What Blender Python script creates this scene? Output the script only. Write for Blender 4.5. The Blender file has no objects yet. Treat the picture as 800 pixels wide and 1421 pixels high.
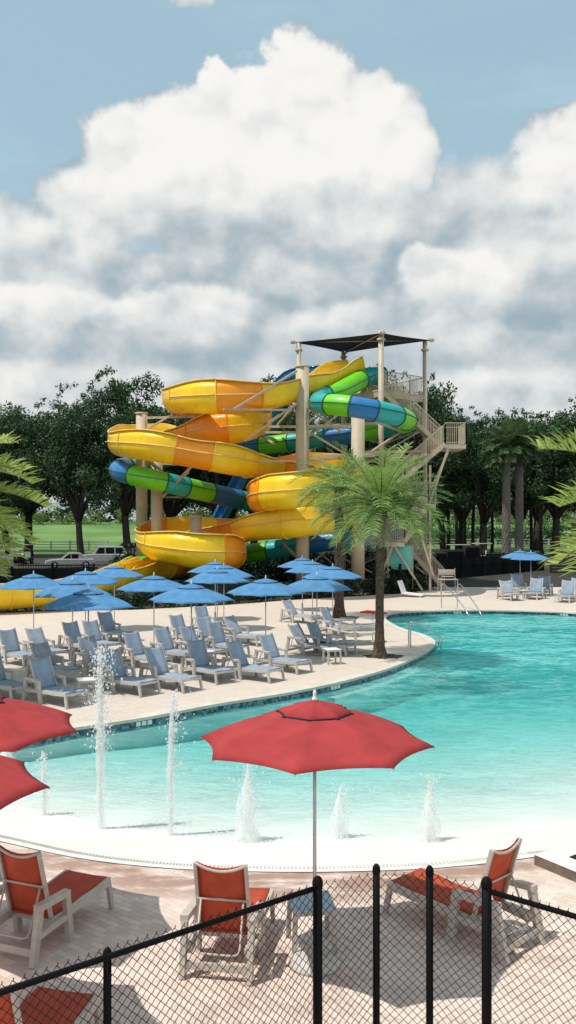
import bpy, bmesh, math, random
from mathutils import Vector, Matrix, noise
random.seed(7)
PI = math.pi
rad = math.radians
scn = bpy.context.scene
C = bpy.context.scene.collection
F, H, HV, CX = 1250.0, 5.1, 725.0, 400.0     # focal length in photo pixels, eye height, horizon row, centre column

def G(u, v, z=0.0):
    """ground point seen at photo pixel u,v when its height is z"""
    Y = (H - z) * F / (v - HV)
    return Vector(((u - CX) * Y / F, Y, z))
def P(u, v, Y):
    return Vector(((u - CX) * Y / F, Y, H - (v - HV) * Y / F))

# ------------------------------------------------------------------ node helper
class E:
    nt = None
    def __init__(s, sock): s.s = sock
    @staticmethod
    def m(op, *a, clamp=False):
        n = E.nt.nodes.new('ShaderNodeMath'); n.operation = op; n.use_clamp = clamp
        for i, x in enumerate(a):
            if isinstance(x, E): E.nt.links.new(x.s, n.inputs[i])
            else: n.inputs[i].default_value = x
        return E(n.outputs[0])
    def __add__(s, o): return E.m('ADD', s, o)
    __radd__ = __add__
    def __sub__(s, o): return E.m('SUBTRACT', s, o)
    def __rsub__(s, o): return E.m('SUBTRACT', o, s)
    def __mul__(s, o): return E.m('MULTIPLY', s, o)
    __rmul__ = __mul__
    def __truediv__(s, o): return E.m('DIVIDE', s, o)
def ss(x, a, b, lo=0.0, hi=1.0):
    n = E.nt.nodes.new('ShaderNodeMapRange'); n.interpolation_type = 'SMOOTHSTEP'
    E.nt.links.new(x.s, n.inputs[0])
    for i, q in enumerate((a, b, lo, hi)): n.inputs[i + 1].default_value = q
    return E(n.outputs[0])
def nz(vec, scale, detail=4, rough=0.55, dist=0.0, color=False):
    n = E.nt.nodes.new('ShaderNodeTexNoise')
    if vec is not None: E.nt.links.new(vec, n.inputs['Vector'])
    n.inputs['Scale'].default_value = scale; n.inputs['Detail'].default_value = detail
    n.inputs['Roughness'].default_value = rough; n.inputs['Distortion'].default_value = dist
    return n.outputs['Color'] if color else E(n.outputs['Fac'])
def mixc(f, a, b, blend='MIX'):
    n = E.nt.nodes.new('ShaderNodeMix'); n.data_type = 'RGBA'; n.blend_type = blend
    for sock, x in ((n.inputs[0], f), (n.inputs[6], a), (n.inputs[7], b)):
        if isinstance(x, E): E.nt.links.new(x.s, sock)
        elif isinstance(x, bpy.types.NodeSocket): E.nt.links.new(x, sock)
        elif isinstance(x, (int, float)): sock.default_value = x
        else: sock.default_value = (*x[:3], 1)
    return n.outputs[2]
def mapv(sock, scale=(1,1,1), loc=(0,0,0), rot=(0,0,0)):
    n = E.nt.nodes.new('ShaderNodeMapping')
    E.nt.links.new(sock, n.inputs[0])
    n.inputs['Location'].default_value = loc; n.inputs['Rotation'].default_value = rot
    n.inputs['Scale'].default_value = scale
    return n.outputs[0]

def newmat(name):
    m = bpy.data.materials.new(name); m.use_nodes = True
    nt = m.node_tree; E.nt = nt
    return m, nt, nt.nodes['Principled BSDF']
def geo_pos():
    return E.nt.nodes.new('ShaderNodeNewGeometry').outputs['Position']
def obj_pos():
    return E.nt.nodes.new('ShaderNodeTexCoord').outputs['Object']
def mat(name, col, rough=0.5, var=0.12, scale=6.0, metal=0.0, coat=0.0, bump=0.0, bscale=40.0, spec=0.5, trans=0.0):
    """painted / plain surface with slight uneven tone and wear"""
    m, nt, b = newmat(name)
    v = obj_pos()
    n = nz(v, scale, 5, 0.6)
    lo = [c * (1 - var) for c in col]; hi = [min(1, c * (1 + var)) for c in col]
    nt.links.new(mixc(ss(n, 0.3, 0.7), lo, hi), b.inputs['Base Color'])
    r = ss(nz(v, scale * 2.3, 4), 0.3, 0.7, max(0.02, rough - 0.08), min(1, rough + 0.1))
    nt.links.new(r.s, b.inputs['Roughness'])
    b.inputs['Metallic'].default_value = metal
    b.inputs['Coat Weight'].default_value = coat
    b.inputs['Specular IOR Level'].default_value = spec
    if bump:
        bn = nt.nodes.new('ShaderNodeBump'); bn.inputs['Strength'].default_value = bump
        bn.inputs['Distance'].default_value = 0.02
        nt.links.new(nz(v, bscale, 5).s, bn.inputs['Height']); nt.links.new(bn.outputs[0], b.inputs['Normal'])
    if trans:
        t = nt.nodes.new('ShaderNodeBsdfTranslucent'); t.inputs[0].default_value = (*hi, 1)
        mx = nt.nodes.new('ShaderNodeMixShader'); mx.inputs[0].default_value = trans
        nt.links.new(b.outputs[0], mx.inputs[1]); nt.links.new(t.outputs[0], mx.inputs[2])
        nt.links.new(mx.outputs[0], nt.nodes['Material Output'].inputs[0])
    return m

M = {}
def streaky(name, col, rough=0.38):
    m, nt, b = newmat(name); v = geo_pos()
    n = nz(v, 0.5, 5, 0.6); st_ = nz(mapv(v, (1, 1, 0.22)), 2.6, 6, 0.7)
    c = mixc(ss(n, 0.3, 0.7), [x*0.90 for x in col], [min(1, x*1.08) for x in col])
    c = mixc(ss(st_, 0.50, 0.74) * 0.38, c, [x*0.55 + 0.03 for x in col])
    c = mixc(ss(nz(v, 1.1, 4), 0.55, 0.8) * 0.25, c, [x*0.8 + 0.15 for x in col])
    nt.links.new(c, b.inputs['Base Color']); nt.links.new(ss(st_, 0.3, 0.7, rough-0.1, rough+0.18).s, b.inputs['Roughness'])
    b.inputs['Coat Weight'].default_value = 0.12
    return m
def leafmat(name, a, b_, tr=0.25, rough=0.55):
    m, nt, b = newmat(name)
    g = nt.nodes.new('ShaderNodeNewGeometry')
    n = nz(g.outputs['Position'], 0.45, 2)
    r = E(g.outputs['Random Per Island'])
    f = (ss(n, 0.35, 0.65) * 0.5 + r * 0.5)
    col = mixc(f, a, b_)
    nt.links.new(col, b.inputs['Base Color']); b.inputs['Roughness'].default_value = rough
    b.inputs['Specular IOR Level'].default_value = 0.3
    t = nt.nodes.new('ShaderNodeBsdfTranslucent'); nt.links.new(col, t.inputs[0])
    mx = nt.nodes.new('ShaderNodeMixShader'); mx.inputs[0].default_value = tr
    nt.links.new(b.outputs[0], mx.inputs[1]); nt.links.new(t.outputs[0], mx.inputs[2])
    nt.links.new(mx.outputs[0], nt.nodes['Material Output'].inputs[0])
    return m
M['oak'] = leafmat('oak_leaves', (0.022, 0.055, 0.022), (0.070, 0.145, 0.050), 0.22)
M['oak_far'] = leafmat('far_leaves', (0.02, 0.045, 0.02), (0.05, 0.10, 0.04), 0.2)
M['brush'] = leafmat('pale_brush', (0.10, 0.17, 0.05), (0.22, 0.30, 0.10), 0.3)
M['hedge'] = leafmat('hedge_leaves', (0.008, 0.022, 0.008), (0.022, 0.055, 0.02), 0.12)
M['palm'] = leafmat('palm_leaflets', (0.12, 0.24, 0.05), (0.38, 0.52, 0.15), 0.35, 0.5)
M['palm_y'] = leafmat('yellow_green_palm_leaflets', (0.19, 0.29, 0.05), (0.50, 0.58, 0.17), 0.35, 0.5)  # the leaflets' own yellow-green colour
M['palm_g'] = leafmat('grey_green_palm_leaflets', (0.06, 0.12, 0.05), (0.14, 0.22, 0.09), 0.25, 0.5)
M['palm_dead'] = leafmat('dry_fronds', (0.30, 0.24, 0.13), (0.52, 0.46, 0.32), 0.25, 0.8)
M['grassblade'] = leafmat('grass_blades', (0.07, 0.16, 0.03), (0.14, 0.28, 0.06), 0.3)
M['bark'] = mat('bark', (0.05, 0.04, 0.032), 0.9, 0.35, 3, bump=0.8, bscale=9)
M['palmbark'] = mat('palm_bark', (0.10, 0.066, 0.045), 0.95, 0.5, 9, bump=1.0, bscale=16)
M['palmbark_grey'] = mat('grey_palm_bark', (0.16, 0.14, 0.12), 0.95, 0.3, 7, bump=0.8, bscale=12)
M['red'] = mat('red_canvas', (0.41, 0.052, 0.054), 0.85, 0.13, 2.5, bump=0.5, bscale=5, spec=0.2, trans=0.12)
M['blue'] = mat('blue_canvas', (0.10, 0.27, 0.50), 0.85, 0.14, 2.5, bump=0.5, bscale=5, spec=0.2, trans=0.12)
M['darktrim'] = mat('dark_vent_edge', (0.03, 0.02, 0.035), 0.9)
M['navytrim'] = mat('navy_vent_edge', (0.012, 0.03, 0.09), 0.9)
M['alu'] = mat('silver_pole', (0.55, 0.56, 0.57), 0.35, 0.05, 5, metal=0.6)
M['white'] = mat('white_plastic', (0.80, 0.79, 0.76), 0.45, 0.05, 6)
M['frame'] = mat('beige_resin', (0.50, 0.455, 0.40), 0.5, 0.10, 7, bump=0.15, bscale=30)
M['frame_far'] = mat('weathered_grey_resin', (0.52, 0.49, 0.45), 0.55, 0.14, 5)
M['slingred'] = mat('orange_red_sling', (0.55, 0.085, 0.035), 0.7, 0.12, 4, bump=0.3, bscale=150, trans=0.25)
M['slingred2'] = mat('crimson_sling', (0.42, 0.045, 0.04), 0.75, 0.12, 4, bump=0.3, bscale=150, trans=0.15)
M['slingblue'] = mat('blue_sling', (0.33, 0.41, 0.52), 0.75, 0.14, 4, bump=0.3, bscale=150, trans=0.15)
M['slingblue2'] = mat('faded_blue_sling', (0.38, 0.44, 0.52), 0.8, 0.16, 4, bump=0.3, bscale=150, trans=0.15)
M['black'] = mat('black_vinyl', (0.004, 0.004, 0.005), 0.65, 0.2, 20, spec=0.12)
M['blackwire'] = mat('black_wire', (0.010, 0.010, 0.010), 0.6, 0.2, 20, spec=0.2)
M['steel'] = mat('stainless', (0.62, 0.63, 0.65), 0.22, 0.05, 8, metal=0.95)
M['tan'] = mat('tan_tower_steel', (0.50, 0.42, 0.32), 0.55, 0.10, 1.5, bump=0.1, bscale=8)
M['tan2'] = mat('tan_column_paint', (0.52, 0.43, 0.31), 0.6, 0.12, 0.7, bump=0.1, bscale=5)
M['yellow'] = streaky('yellow_gelcoat', (0.92, 0.62, 0.012))
M['orange'] = streaky('orange_gelcoat', (0.90, 0.33, 0.006))
M['cream'] = mat('pale_flange', (0.78, 0.52, 0.16), 0.5, 0.08, 2)
M['lime'] = streaky('lime_gelcoat', (0.15, 0.62, 0.02))
M['teal'] = streaky('teal_gelcoat', (0.010, 0.38, 0.37))
M['sblue'] = streaky('blue_gelcoat', (0.012, 0.18, 0.46))
M['flange'] = mat('dark_flange', (0.02, 0.09, 0.06), 0.5, 0.1, 2)
M['screen'] = mat('dark_mesh_cloth', (0.014, 0.022, 0.018), 0.9, 0.6, 0.8)
M['maroon2'] = mat('brown_planter_wall', (0.16, 0.12, 0.10), 0.9, 0.3, 6)
M['navy'] = mat('navy_shade_cloth', (0.012, 0.022, 0.05), 0.85, 0.1, 2)
M['tealpanel'] = mat('teal_panel', (0.16, 0.58, 0.50), 0.5, 0.1, 2)
M['plaster'] = mat('white_plaster', (0.72, 0.71, 0.67), 0.6, 0.05, 0.5)
M['coping'] = mat('pale_coping', (0.60, 0.54, 0.47), 0.8, 0.10, 1.5, bump=0.2, bscale=20)
M['soil'] = mat('dark_mulch', (0.035, 0.025, 0.018), 0.95, 0.5, 12, bump=1.0, bscale=14)
M['fencewhite'] = mat('white_fence_paint', (0.62, 0.63, 0.62), 0.5, 0.08, 1)
M['carwhite'] = mat('white_car_paint', (0.46, 0.46, 0.46), 0.25, 0.04, 2, coat=0.6)
M['carglass'] = mat('dark_car_glass', (0.012, 0.015, 0.018), 0.08, 0.1, 2)
M['tyre'] = mat('tyre_rubber', (0.02, 0.02, 0.02), 0.85)
M['maroon'] = mat('dark_stained_wood', (0.022, 0.012, 0.011), 0.7, 0.4, 3)
M['bluegrey'] = mat('pale_blue_tabletop', (0.36, 0.47, 0.56), 0.35, 0.06, 5)
M['concrete_base'] = mat('pale_umbrella_base', (0.55, 0.52, 0.48), 0.8, 0.1, 6)

# tile band
m, nt, b = newmat('pool_tile'); v = geo_pos()
vor = nt.nodes.new('ShaderNodeTexVoronoi'); vor.inputs['Scale'].default_value = 11
nt.links.new(v, vor.inputs['Vector'])
nt.links.new(mixc(ss(E(vor.outputs['Color']), 0.2, 0.8), (0.02, 0.055, 0.085), (0.17, 0.25, 0.29)), b.inputs['Base Color'])
b.inputs['Roughness'].default_value = 0.2
M['tile'] = m

# deck pavers
m, nt, b = newmat('deck_pavers'); v = geo_pos()
def brick(vec, scale, c1, c2, mortar, msize=0.012, bw=0.5, rh=0.25):
    n = E.nt.nodes.new('ShaderNodeTexBrick'); E.nt.links.new(vec, n.inputs['Vector'])
    n.inputs['Color1'].default_value = (*c1, 1); n.inputs['Color2'].default_value = (*c2, 1)
    n.inputs['Mortar'].default_value = (*mortar, 1); n.inputs['Scale'].default_value = scale
    n.inputs['Mortar Size'].default_value = msize; n.inputs['Brick Width'].default_value = bw
    n.inputs['Row Height'].default_value = rh; n.inputs['Bias'].default_value = 0.0
    return n
vr = mapv(v, rot=(0, 0, rad(38)))
bk = brick(vr, 1.0, (0.76, 0.54, 0.45), (0.66, 0.59, 0.52), (0.42, 0.31, 0.25), 0.006, 0.20, 0.10)
bk2 = brick(vr, 1.0, (0.78, 0.66, 0.58), (0.44, 0.29, 0.23), (0.5, 0.45, 0.4), 0.0, 0.20, 0.10)
big = nz(v, 0.55, 5, 0.6)
c = mixc(0.5, bk.outputs[0], bk2.outputs[0])
c = mixc(ss(big, 0.35, 0.68) * 0.5, c, (0.76, 0.68, 0.61))
c = mixc(ss(nz(v, 2.3, 4), 0.55, 0.75) * 0.4, c, (0.55, 0.37, 0.30))
c = mixc(ss(nz(v, 7.0, 5, 0.7), 0.55, 0.75) * 0.40, c, (0.32, 0.25, 0.21))
c = mixc(ss(nz(mapv(v, (1, 1.8, 1)), 0.9, 6, 0.7), 0.56, 0.72) * 0.35, c, (0.42, 0.34, 0.29))
# the damp, trodden strip of redder pavers that follows the beach edge
sep = nt.nodes.new('ShaderNodeSeparateXYZ'); nt.links.new(v, sep.inputs[0])
yy = E(sep.outputs[1]) + E(sep.outputs[0]) * E(sep.outputs[0]) * -0.08
wet = ss(yy, 11.6, 12.6) * ss(yy, 13.3, 13.8, 1.0, 0.0) * ss(nz(mapv(v, (0.5, 1.6, 1)), 1.6, 5, 0.65), 0.36, 0.56)
c = mixc(wet * 0.85, c, (0.30, 0.17, 0.125))
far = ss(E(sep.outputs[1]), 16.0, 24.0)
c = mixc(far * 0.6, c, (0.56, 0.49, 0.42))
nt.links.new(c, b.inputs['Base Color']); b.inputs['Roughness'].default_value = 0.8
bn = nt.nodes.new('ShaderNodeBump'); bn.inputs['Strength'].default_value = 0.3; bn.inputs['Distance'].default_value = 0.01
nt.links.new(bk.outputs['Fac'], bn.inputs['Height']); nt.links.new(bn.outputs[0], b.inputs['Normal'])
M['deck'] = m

# terrain: mulch near the slides, asphalt, then grass
m, nt, b = newmat('terrain'); v = geo_pos()
sep = nt.nodes.new('ShaderNodeSeparateXYZ'); nt.links.new(v, sep.inputs[0]); yy = E(sep.outputs[1])
gr = mixc(ss(nz(v, 0.06, 5, 0.6), 0.35, 0.65), (0.09, 0.19, 0.04), (0.17, 0.29, 0.08))
gr = mixc(ss(nz(v, 1.2, 5), 0.4, 0.7) * 0.5, gr, (0.06, 0.13, 0.03))
mu = mixc(ss(nz(v, 1.7, 5), 0.4, 0.65), (0.018, 0.024, 0.014), (0.05, 0.045, 0.032))
asp = mixc(ss(nz(v, 3, 5), 0.3, 0.7), (0.032, 0.032, 0.034), (0.055, 0.053, 0.05))
c = mixc(ss(yy, 84, 84.2), mu, asp); c = mixc(ss(yy, 118, 119), c, gr)
nt.links.new(c, b.inputs['Base Color']); b.inputs['Roughness'].default_value = 0.95
M['terrain'] = m

# water: clear body that absorbs red, rippled reflecting surface with ripple tones painted in
m, nt, b = newmat('pool_water'); nt.nodes.remove(b)
out = nt.nodes['Material Output']
v = geo_pos()
sep = nt.nodes.new('ShaderNodeSeparateXYZ'); nt.links.new(v, sep.inputs[0]); yy = E(sep.outputs[1])
n1 = nz(mapv(v, (0.8, 1.7, 1), rot=(0, 0, rad(12))), 2.0, 4, 0.6, 0.6)
n2 = nz(mapv(v, (1, 2.4, 1), rot=(0, 0, rad(-8))), 0.7, 3, 0.55)
n3 = nz(mapv(v, (1, 1.5, 1)), 7.0, 3, 0.5)
hgt = n1 * 0.55 + n2 * 0.8 + n3 * 0.12
bn = nt.nodes.new('ShaderNodeBump'); bn.inputs['Strength'].default_value = 1.0; bn.inputs['Distance'].default_value = 0.30
nt.links.new(hgt.s, bn.inputs['Height'])
nt.links.new((ss(yy, 14.0, 19, 0.10, 0.48)).s, bn.inputs['Distance'])
tr = nt.nodes.new('ShaderNodeBsdfTransparent'); tr.inputs[0].default_value = (0.97, 1, 1, 1)
df = nt.nodes.new('ShaderNodeBsdfDiffuse')
n4 = nz(mapv(v, (1, 2.2, 1)), 0.11, 3, 0.5)
rc = mixc(ss(n1 * 0.55 + n2 * 0.25 + n3 * 0.35 + (n4 - 0.5) * 0.45, 0.47, 0.70), (0.012, 0.36, 0.37), (0.32, 0.84, 0.80))  # light and dark of the ripples painted into the colour, plus broad patches
nt.links.new(rc, df.inputs[0]); nt.links.new(bn.outputs[0], df.inputs['Normal'])
gl = nt.nodes.new('ShaderNodeBsdfGlossy'); gl.inputs['Roughness'].default_value = 0.08
nt.links.new(bn.outputs[0], gl.inputs['Normal'])
fr = nt.nodes.new('ShaderNodeFresnel'); fr.inputs[0].default_value = 1.33
nt.links.new(bn.outputs[0], fr.inputs['Normal'])
mx1 = nt.nodes.new('ShaderNodeMixShader'); nt.links.new(ss(yy, 14.8, 38.0, 0.0, 0.60).s, mx1.inputs[0])
nt.links.new(tr.outputs[0], mx1.inputs[1]); nt.links.new(df.outputs[0], mx1.inputs[2])
mx2 = nt.nodes.new('ShaderNodeMixShader')
nt.links.new((E.m('MINIMUM', E(fr.outputs[0]) * 0.75, 0.30) * ss(yy + E(sep.outputs[0]) * E(sep.outputs[0]) * -0.05, 14.2, 18.0, 0.12, 1.0)).s, mx2.inputs[0])
nt.links.new(mx1.outputs[0], mx2.inputs[1]); nt.links.new(gl.outputs[0], mx2.inputs[2])
nt.links.new(mx2.outputs[0], out.inputs[0])
va = nt.nodes.new('ShaderNodeVolumeAbsorption'); va.inputs[0].default_value = (0.05, 0.91, 0.91, 1); va.inputs[1].default_value = 0.36
nt.links.new(va.outputs[0], out.inputs['Volume'])
M['water'] = m

# splash: white aerated water
m, nt, b = newmat('aerated_water')
b.inputs['Base Color'].default_value = (0.95, 0.96, 0.96, 1); b.inputs['Roughness'].default_value = 0.3
def soft_normal():
    g_ = E.nt.nodes.new('ShaderNodeNewGeometry'); a = E.nt.nodes.new('ShaderNodeVectorMath'); a.operation = 'MULTIPLY_ADD'
    E.nt.links.new(g_.outputs['Normal'], a.inputs[0]); a.inputs[1].default_value = (0.35,)*3; a.inputs[2].default_value = (-0.2, -0.1, 0.9)
    c_ = E.nt.nodes.new('ShaderNodeVectorMath'); c_.operation = 'NORMALIZE'; E.nt.links.new(a.outputs[0], c_.inputs[0]); return c_.outputs[0]
t_ = nt.nodes.new('ShaderNodeBsdfTranslucent'); t_.inputs[0].default_value = (0.95, 0.97, 0.97, 1)
ms_ = nt.nodes.new('ShaderNodeMixShader'); ms_.inputs[0].default_value = 0.5
nt.links.new(b.outputs[0], ms_.inputs[1]); nt.links.new(t_.outputs[0], ms_.inputs[2])
tp_ = nt.nodes.new('ShaderNodeBsdfTransparent'); mt_ = nt.nodes.new('ShaderNodeMixShader'); mt_.inputs[0].default_value = 0.5
nt.links.new(tp_.outputs[0], mt_.inputs[1]); nt.links.new(ms_.outputs[0], mt_.inputs[2]); nt.links.new(mt_.outputs[0], nt.nodes['Material Output'].inputs[0])
M['spray'] = m
m, nt, b = newmat('water_mist'); nt.nodes.remove(b)
t_ = nt.nodes.new('ShaderNodeBsdfTranslucent'); t_.inputs[0].default_value = (0.97, 0.98, 0.98, 1)
d_ = nt.nodes.new('ShaderNodeBsdfDiffuse'); d_.inputs[0].default_value = (0.97, 0.98, 0.98, 1)
ms_ = nt.nodes.new('ShaderNodeMixShader'); ms_.inputs[0].default_value = 0.5; nt.links.new(t_.outputs[0], ms_.inputs[1]); nt.links.new(d_.outputs[0], ms_.inputs[2])
tp_ = nt.nodes.new('ShaderNodeBsdfTransparent'); mt_ = nt.nodes.new('ShaderNodeMixShader')
a_ = ss(nz(mapv(obj_pos(), (1, 1, 0.25)), 12, 5, 0.7), 0.36, 0.64, 0.0, 0.55)
nt.links.new(a_.s, mt_.inputs[0]); nt.links.new(tp_.outputs[0], mt_.inputs[1]); nt.links.new(ms_.outputs[0], mt_.inputs[2]); nt.links.new(mt_.outputs[0], nt.nodes['Material Output'].inputs[0])
M['mist'] = m

# ------------------------------------------------------------------ mesh builder
class MB:
    def __init__(s): s.v = []; s.f = []; s.mi = []; s.sm = []
    def add(s, vs, fs, mi=0, smooth=False):
        o = len(s.v); s.v.extend([tuple(p) for p in vs])
        for f in fs: s.f.append([i + o for i in f]); s.mi.append(mi); s.sm.append(smooth)
    def box(s, c, d, rz=0.0, mi=0, bev=0.0):
        c = Vector(c); hx, hy, hz = d[0]/2, d[1]/2, d[2]/2; R = Matrix.Rotation(rz, 3, 'Z')
        if bev <= 0:
            vs = [c + R @ Vector((sx*hx, sy*hy, sz*hz)) for sz in (-1,1) for sx, sy in ((-1,-1),(1,-1),(1,1),(-1,1))]
            s.add(vs, [(3,2,1,0),(4,5,6,7),(0,1,5,4),(1,2,6,5),(2,3,7,6),(3,0,4,7)], mi)
        else:
            bm = bmesh.new(); bmesh.ops.create_cube(bm, size=1)
            for q in bm.verts: q.co = Vector((q.co.x*d[0], q.co.y*d[1], q.co.z*d[2]))
            bmesh.ops.bevel(bm, geom=bm.edges[:], offset=bev, segments=2, affect='EDGES', profile=0.5)
            bm.verts.ensure_lookup_table()
            s.add([c + R @ q.co for q in bm.verts], [[q.index for q in f.verts] for f in bm.faces], mi, True)
            bm.free()
    def bar(s, a, b, w, h=None, mi=0, up=(0,0,1)):
        """rectangular bar between two points"""
        a = Vector(a); b = Vector(b); h = h or w; t = (b - a).normalized(); up = Vector(up)
        if abs(t.dot(up)) > 0.98: up = Vector((1,0,0))
        r = t.cross(up).normalized(); u = r.cross(t)
        vs = [p + r*(sx*w/2) + u*(sy*h/2) for p in (a, b) for sx, sy in ((-1,-1),(1,-1),(1,1),(-1,1))]
        s.add(vs, [(3,2,1,0),(4,5,6,7),(0,1,5,4),(1,2,6,5),(2,3,7,6),(3,0,4,7)], mi)
    def tube(s, pts, r, n=8, mi=0, cap=True, smooth=True):
        pts = [Vector(p) for p in pts]; k = len(pts)
        rs = r if isinstance(r, (list, tuple)) else [r]*k
        vs = []; pu = None
        for i, p in enumerate(pts):
            t = (pts[min(i+1,k-1)] - pts[max(i-1,0)]).normalized()
            if pu is None:
                pu = Vector((0,0,1)) if abs(t.z) < 0.9 else Vector((1,0,0))
            x = t.cross(pu).normalized(); y = x.cross(t).normalized(); pu = y
            for j in range(n):
                a = 2*PI*j/n; vs.append(p + (x*math.cos(a) + y*math.sin(a))*rs[i])
        fs = [(i*n+j, i*n+(j+1)%n, (i+1)*n+(j+1)%n, (i+1)*n+j) for i in range(k-1) for j in range(n)]
        if cap: fs += [list(range(n))[::-1], [(k-1)*n+j for j in range(n)]]
        s.add(vs, fs, mi, smooth)
    def lathe(s, prof, n=24, c=(0,0,0), mi=0, smooth=True):
        c = Vector(c); k = len(prof)
        vs = [c + Vector((r*math.cos(2*PI*j/n), r*math.sin(2*PI*j/n), z)) for r, z in prof for j in range(n)]
        s.add(vs, [(i*n+j, i*n+(j+1)%n, (i+1)*n+(j+1)%n, (i+1)*n+j) for i in range(k-1) for j in range(n)], mi, smooth)
    def mesh(s, name, mats):
        me = bpy.data.meshes.new(name); me.from_pydata(s.v, [], s.f)
        if not isinstance(mats, (list, tuple)): mats = [mats]
        for q in mats: me.materials.append(q)
        me.polygons.foreach_set('material_index', s.mi); me.polygons.foreach_set('use_smooth', s.sm)
        me.update(); return me
    def build(s, name, mats, parent=None):
        o = bpy.data.objects.new(name, s.mesh(name, mats)); C.objects.link(o)
        if parent: o.parent = parent
        return o

def tag(o, label=None, cat=None, group=None, kind=None):
    if label: o['label'] = label
    if cat: o['category'] = cat
    if group: o['group'] = group
    if kind: o['kind'] = kind
    return o
def empty(name, loc=(0,0,0), rz=0.0):
    o = bpy.data.objects.new(name, None); C.objects.link(o); o.location = loc; o.rotation_euler = (0,0,rz)
    o.empty_display_size = 0.2
    return o
def copy_tree(o, parent=None):
    c = o.copy(); C.objects.link(c); c.parent = parent
    for ch in list(o.children): copy_tree(ch, c)
    return c
def catmull(pts, step=0.35, closed=False):
    pts = [Vector(p) for p in pts]; out = []; n = len(pts)
    rng = range(n) if closed else range(n-1)
    for i in rng:
        g = (lambda k: pts[k % n]) if closed else (lambda k: pts[max(0, min(n-1, k))])
        p0, p1, p2, p3 = g(i-1), g(i), g(i+1), g(i+2)
        k = max(2, int((p2-p1).length/step))
        for j in range(k):
            t = j/k
            out.append(0.5*((2*p1) + (p2-p0)*t + (2*p0-5*p1+4*p2-p3)*t*t + (-p0+3*p1-3*p2+p3)*t**3))
    if not closed: out.append(pts[-1])
    return out

# ------------------------------------------------------------------ camera, light, sky
cam = bpy.data.cameras.new('camera'); co = bpy.data.objects.new('camera', cam); C.objects.link(co)
co.location = (0, 0, H); co.rotation_euler = (rad(90), 0, 0)
cam.sensor_fit = 'VERTICAL'; cam.sensor_height = 36.0; cam.lens = F/1421*36.0
cam.shift_y = (HV - 1421/2)/1421.0
cam.clip_start = 0.1; cam.clip_end = 3000
scn.camera = co
SD = Vector((-1.15, -0.42, 2.7)).normalized()
sl = bpy.data.lights.new('sun', 'SUN'); sl.energy = 3.5; sl.angle = rad(0.5); sl.color = (1.0, 0.95, 0.87)
so = bpy.data.objects.new('sun', sl); C.objects.link(so); so.rotation_euler = SD.to_track_quat('Z', 'Y').to_euler()
w = bpy.data.worlds.new('World'); scn.world = w; w.use_nodes = True
nt = w.node_tree; E.nt = nt
bg = nt.nodes['Background']
sky = nt.nodes.new('ShaderNodeTexSky'); sky.sky_type = 'NISHITA'; sky.sun_disc = False
sky.sun_elevation = math.asin(SD.z); sky.sun_rotation = math.atan2(SD.x, SD.y)
sky.air_density = 1.2; sky.dust_density = 1.5; sky.ozone_density = 1.0
STR = 0.10
tc = nt.nodes.new('ShaderNodeTexCoord').outputs['Generated']
sp = nt.nodes.new('ShaderNodeSeparateXYZ'); nt.links.new(tc, sp.inputs[0])
X_, Y_, Z_ = (E(o) for o in sp.outputs)
az = E.m('ARCTAN2', X_, Y_); el = E.m('ARCSINE', Z_)
wn = nt.nodes.new('ShaderNodeTexNoise'); nt.links.new(tc, wn.inputs['Vector']); wn.inputs['Scale'].default_value = 9
wn.inputs['Detail'].default_value = 5; wn.inputs['Roughness'].default_value = 0.55
wsp = nt.nodes.new('ShaderNodeSeparateColor'); nt.links.new(wn.outputs['Color'], wsp.inputs[0])
azw = az + (E(wsp.outputs[0]) - 0.5) * 0.055; elw = el + (E(wsp.outputs[1]) - 0.5) * 0.055
def ang(u, v):
    a = math.atan((u-CX)/F); return a, math.atan((HV-v)/F*math.cos(a))
def blob(u, v, rx, ry, soft=None):
    a, e = ang(u, v)
    dx = (azw - a) * (F/rx); dy = (elw - e) * (F/ry)
    return E.m('SQRT', dx*dx + dy*dy)
edge = nz(tc, 24, 8, 0.60); edge2 = nz(tc, 7, 5, 0.55); puff = nz(tc, 13, 3, 0.5)
v1 = mapv(tc, (1, 1, 1.2)); v2 = mapv(tc, (1, 1, 1.2), loc=(0.012, 0.004, -0.020))
rel = (nz(v1, 11, 6, 0.48) - nz(v2, 11, 6, 0.48)) * 1.5
wob = (edge - 0.5) * 0.75 + (edge2 - 0.5) * 0.45 + (puff - 0.5) * 0.35
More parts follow.
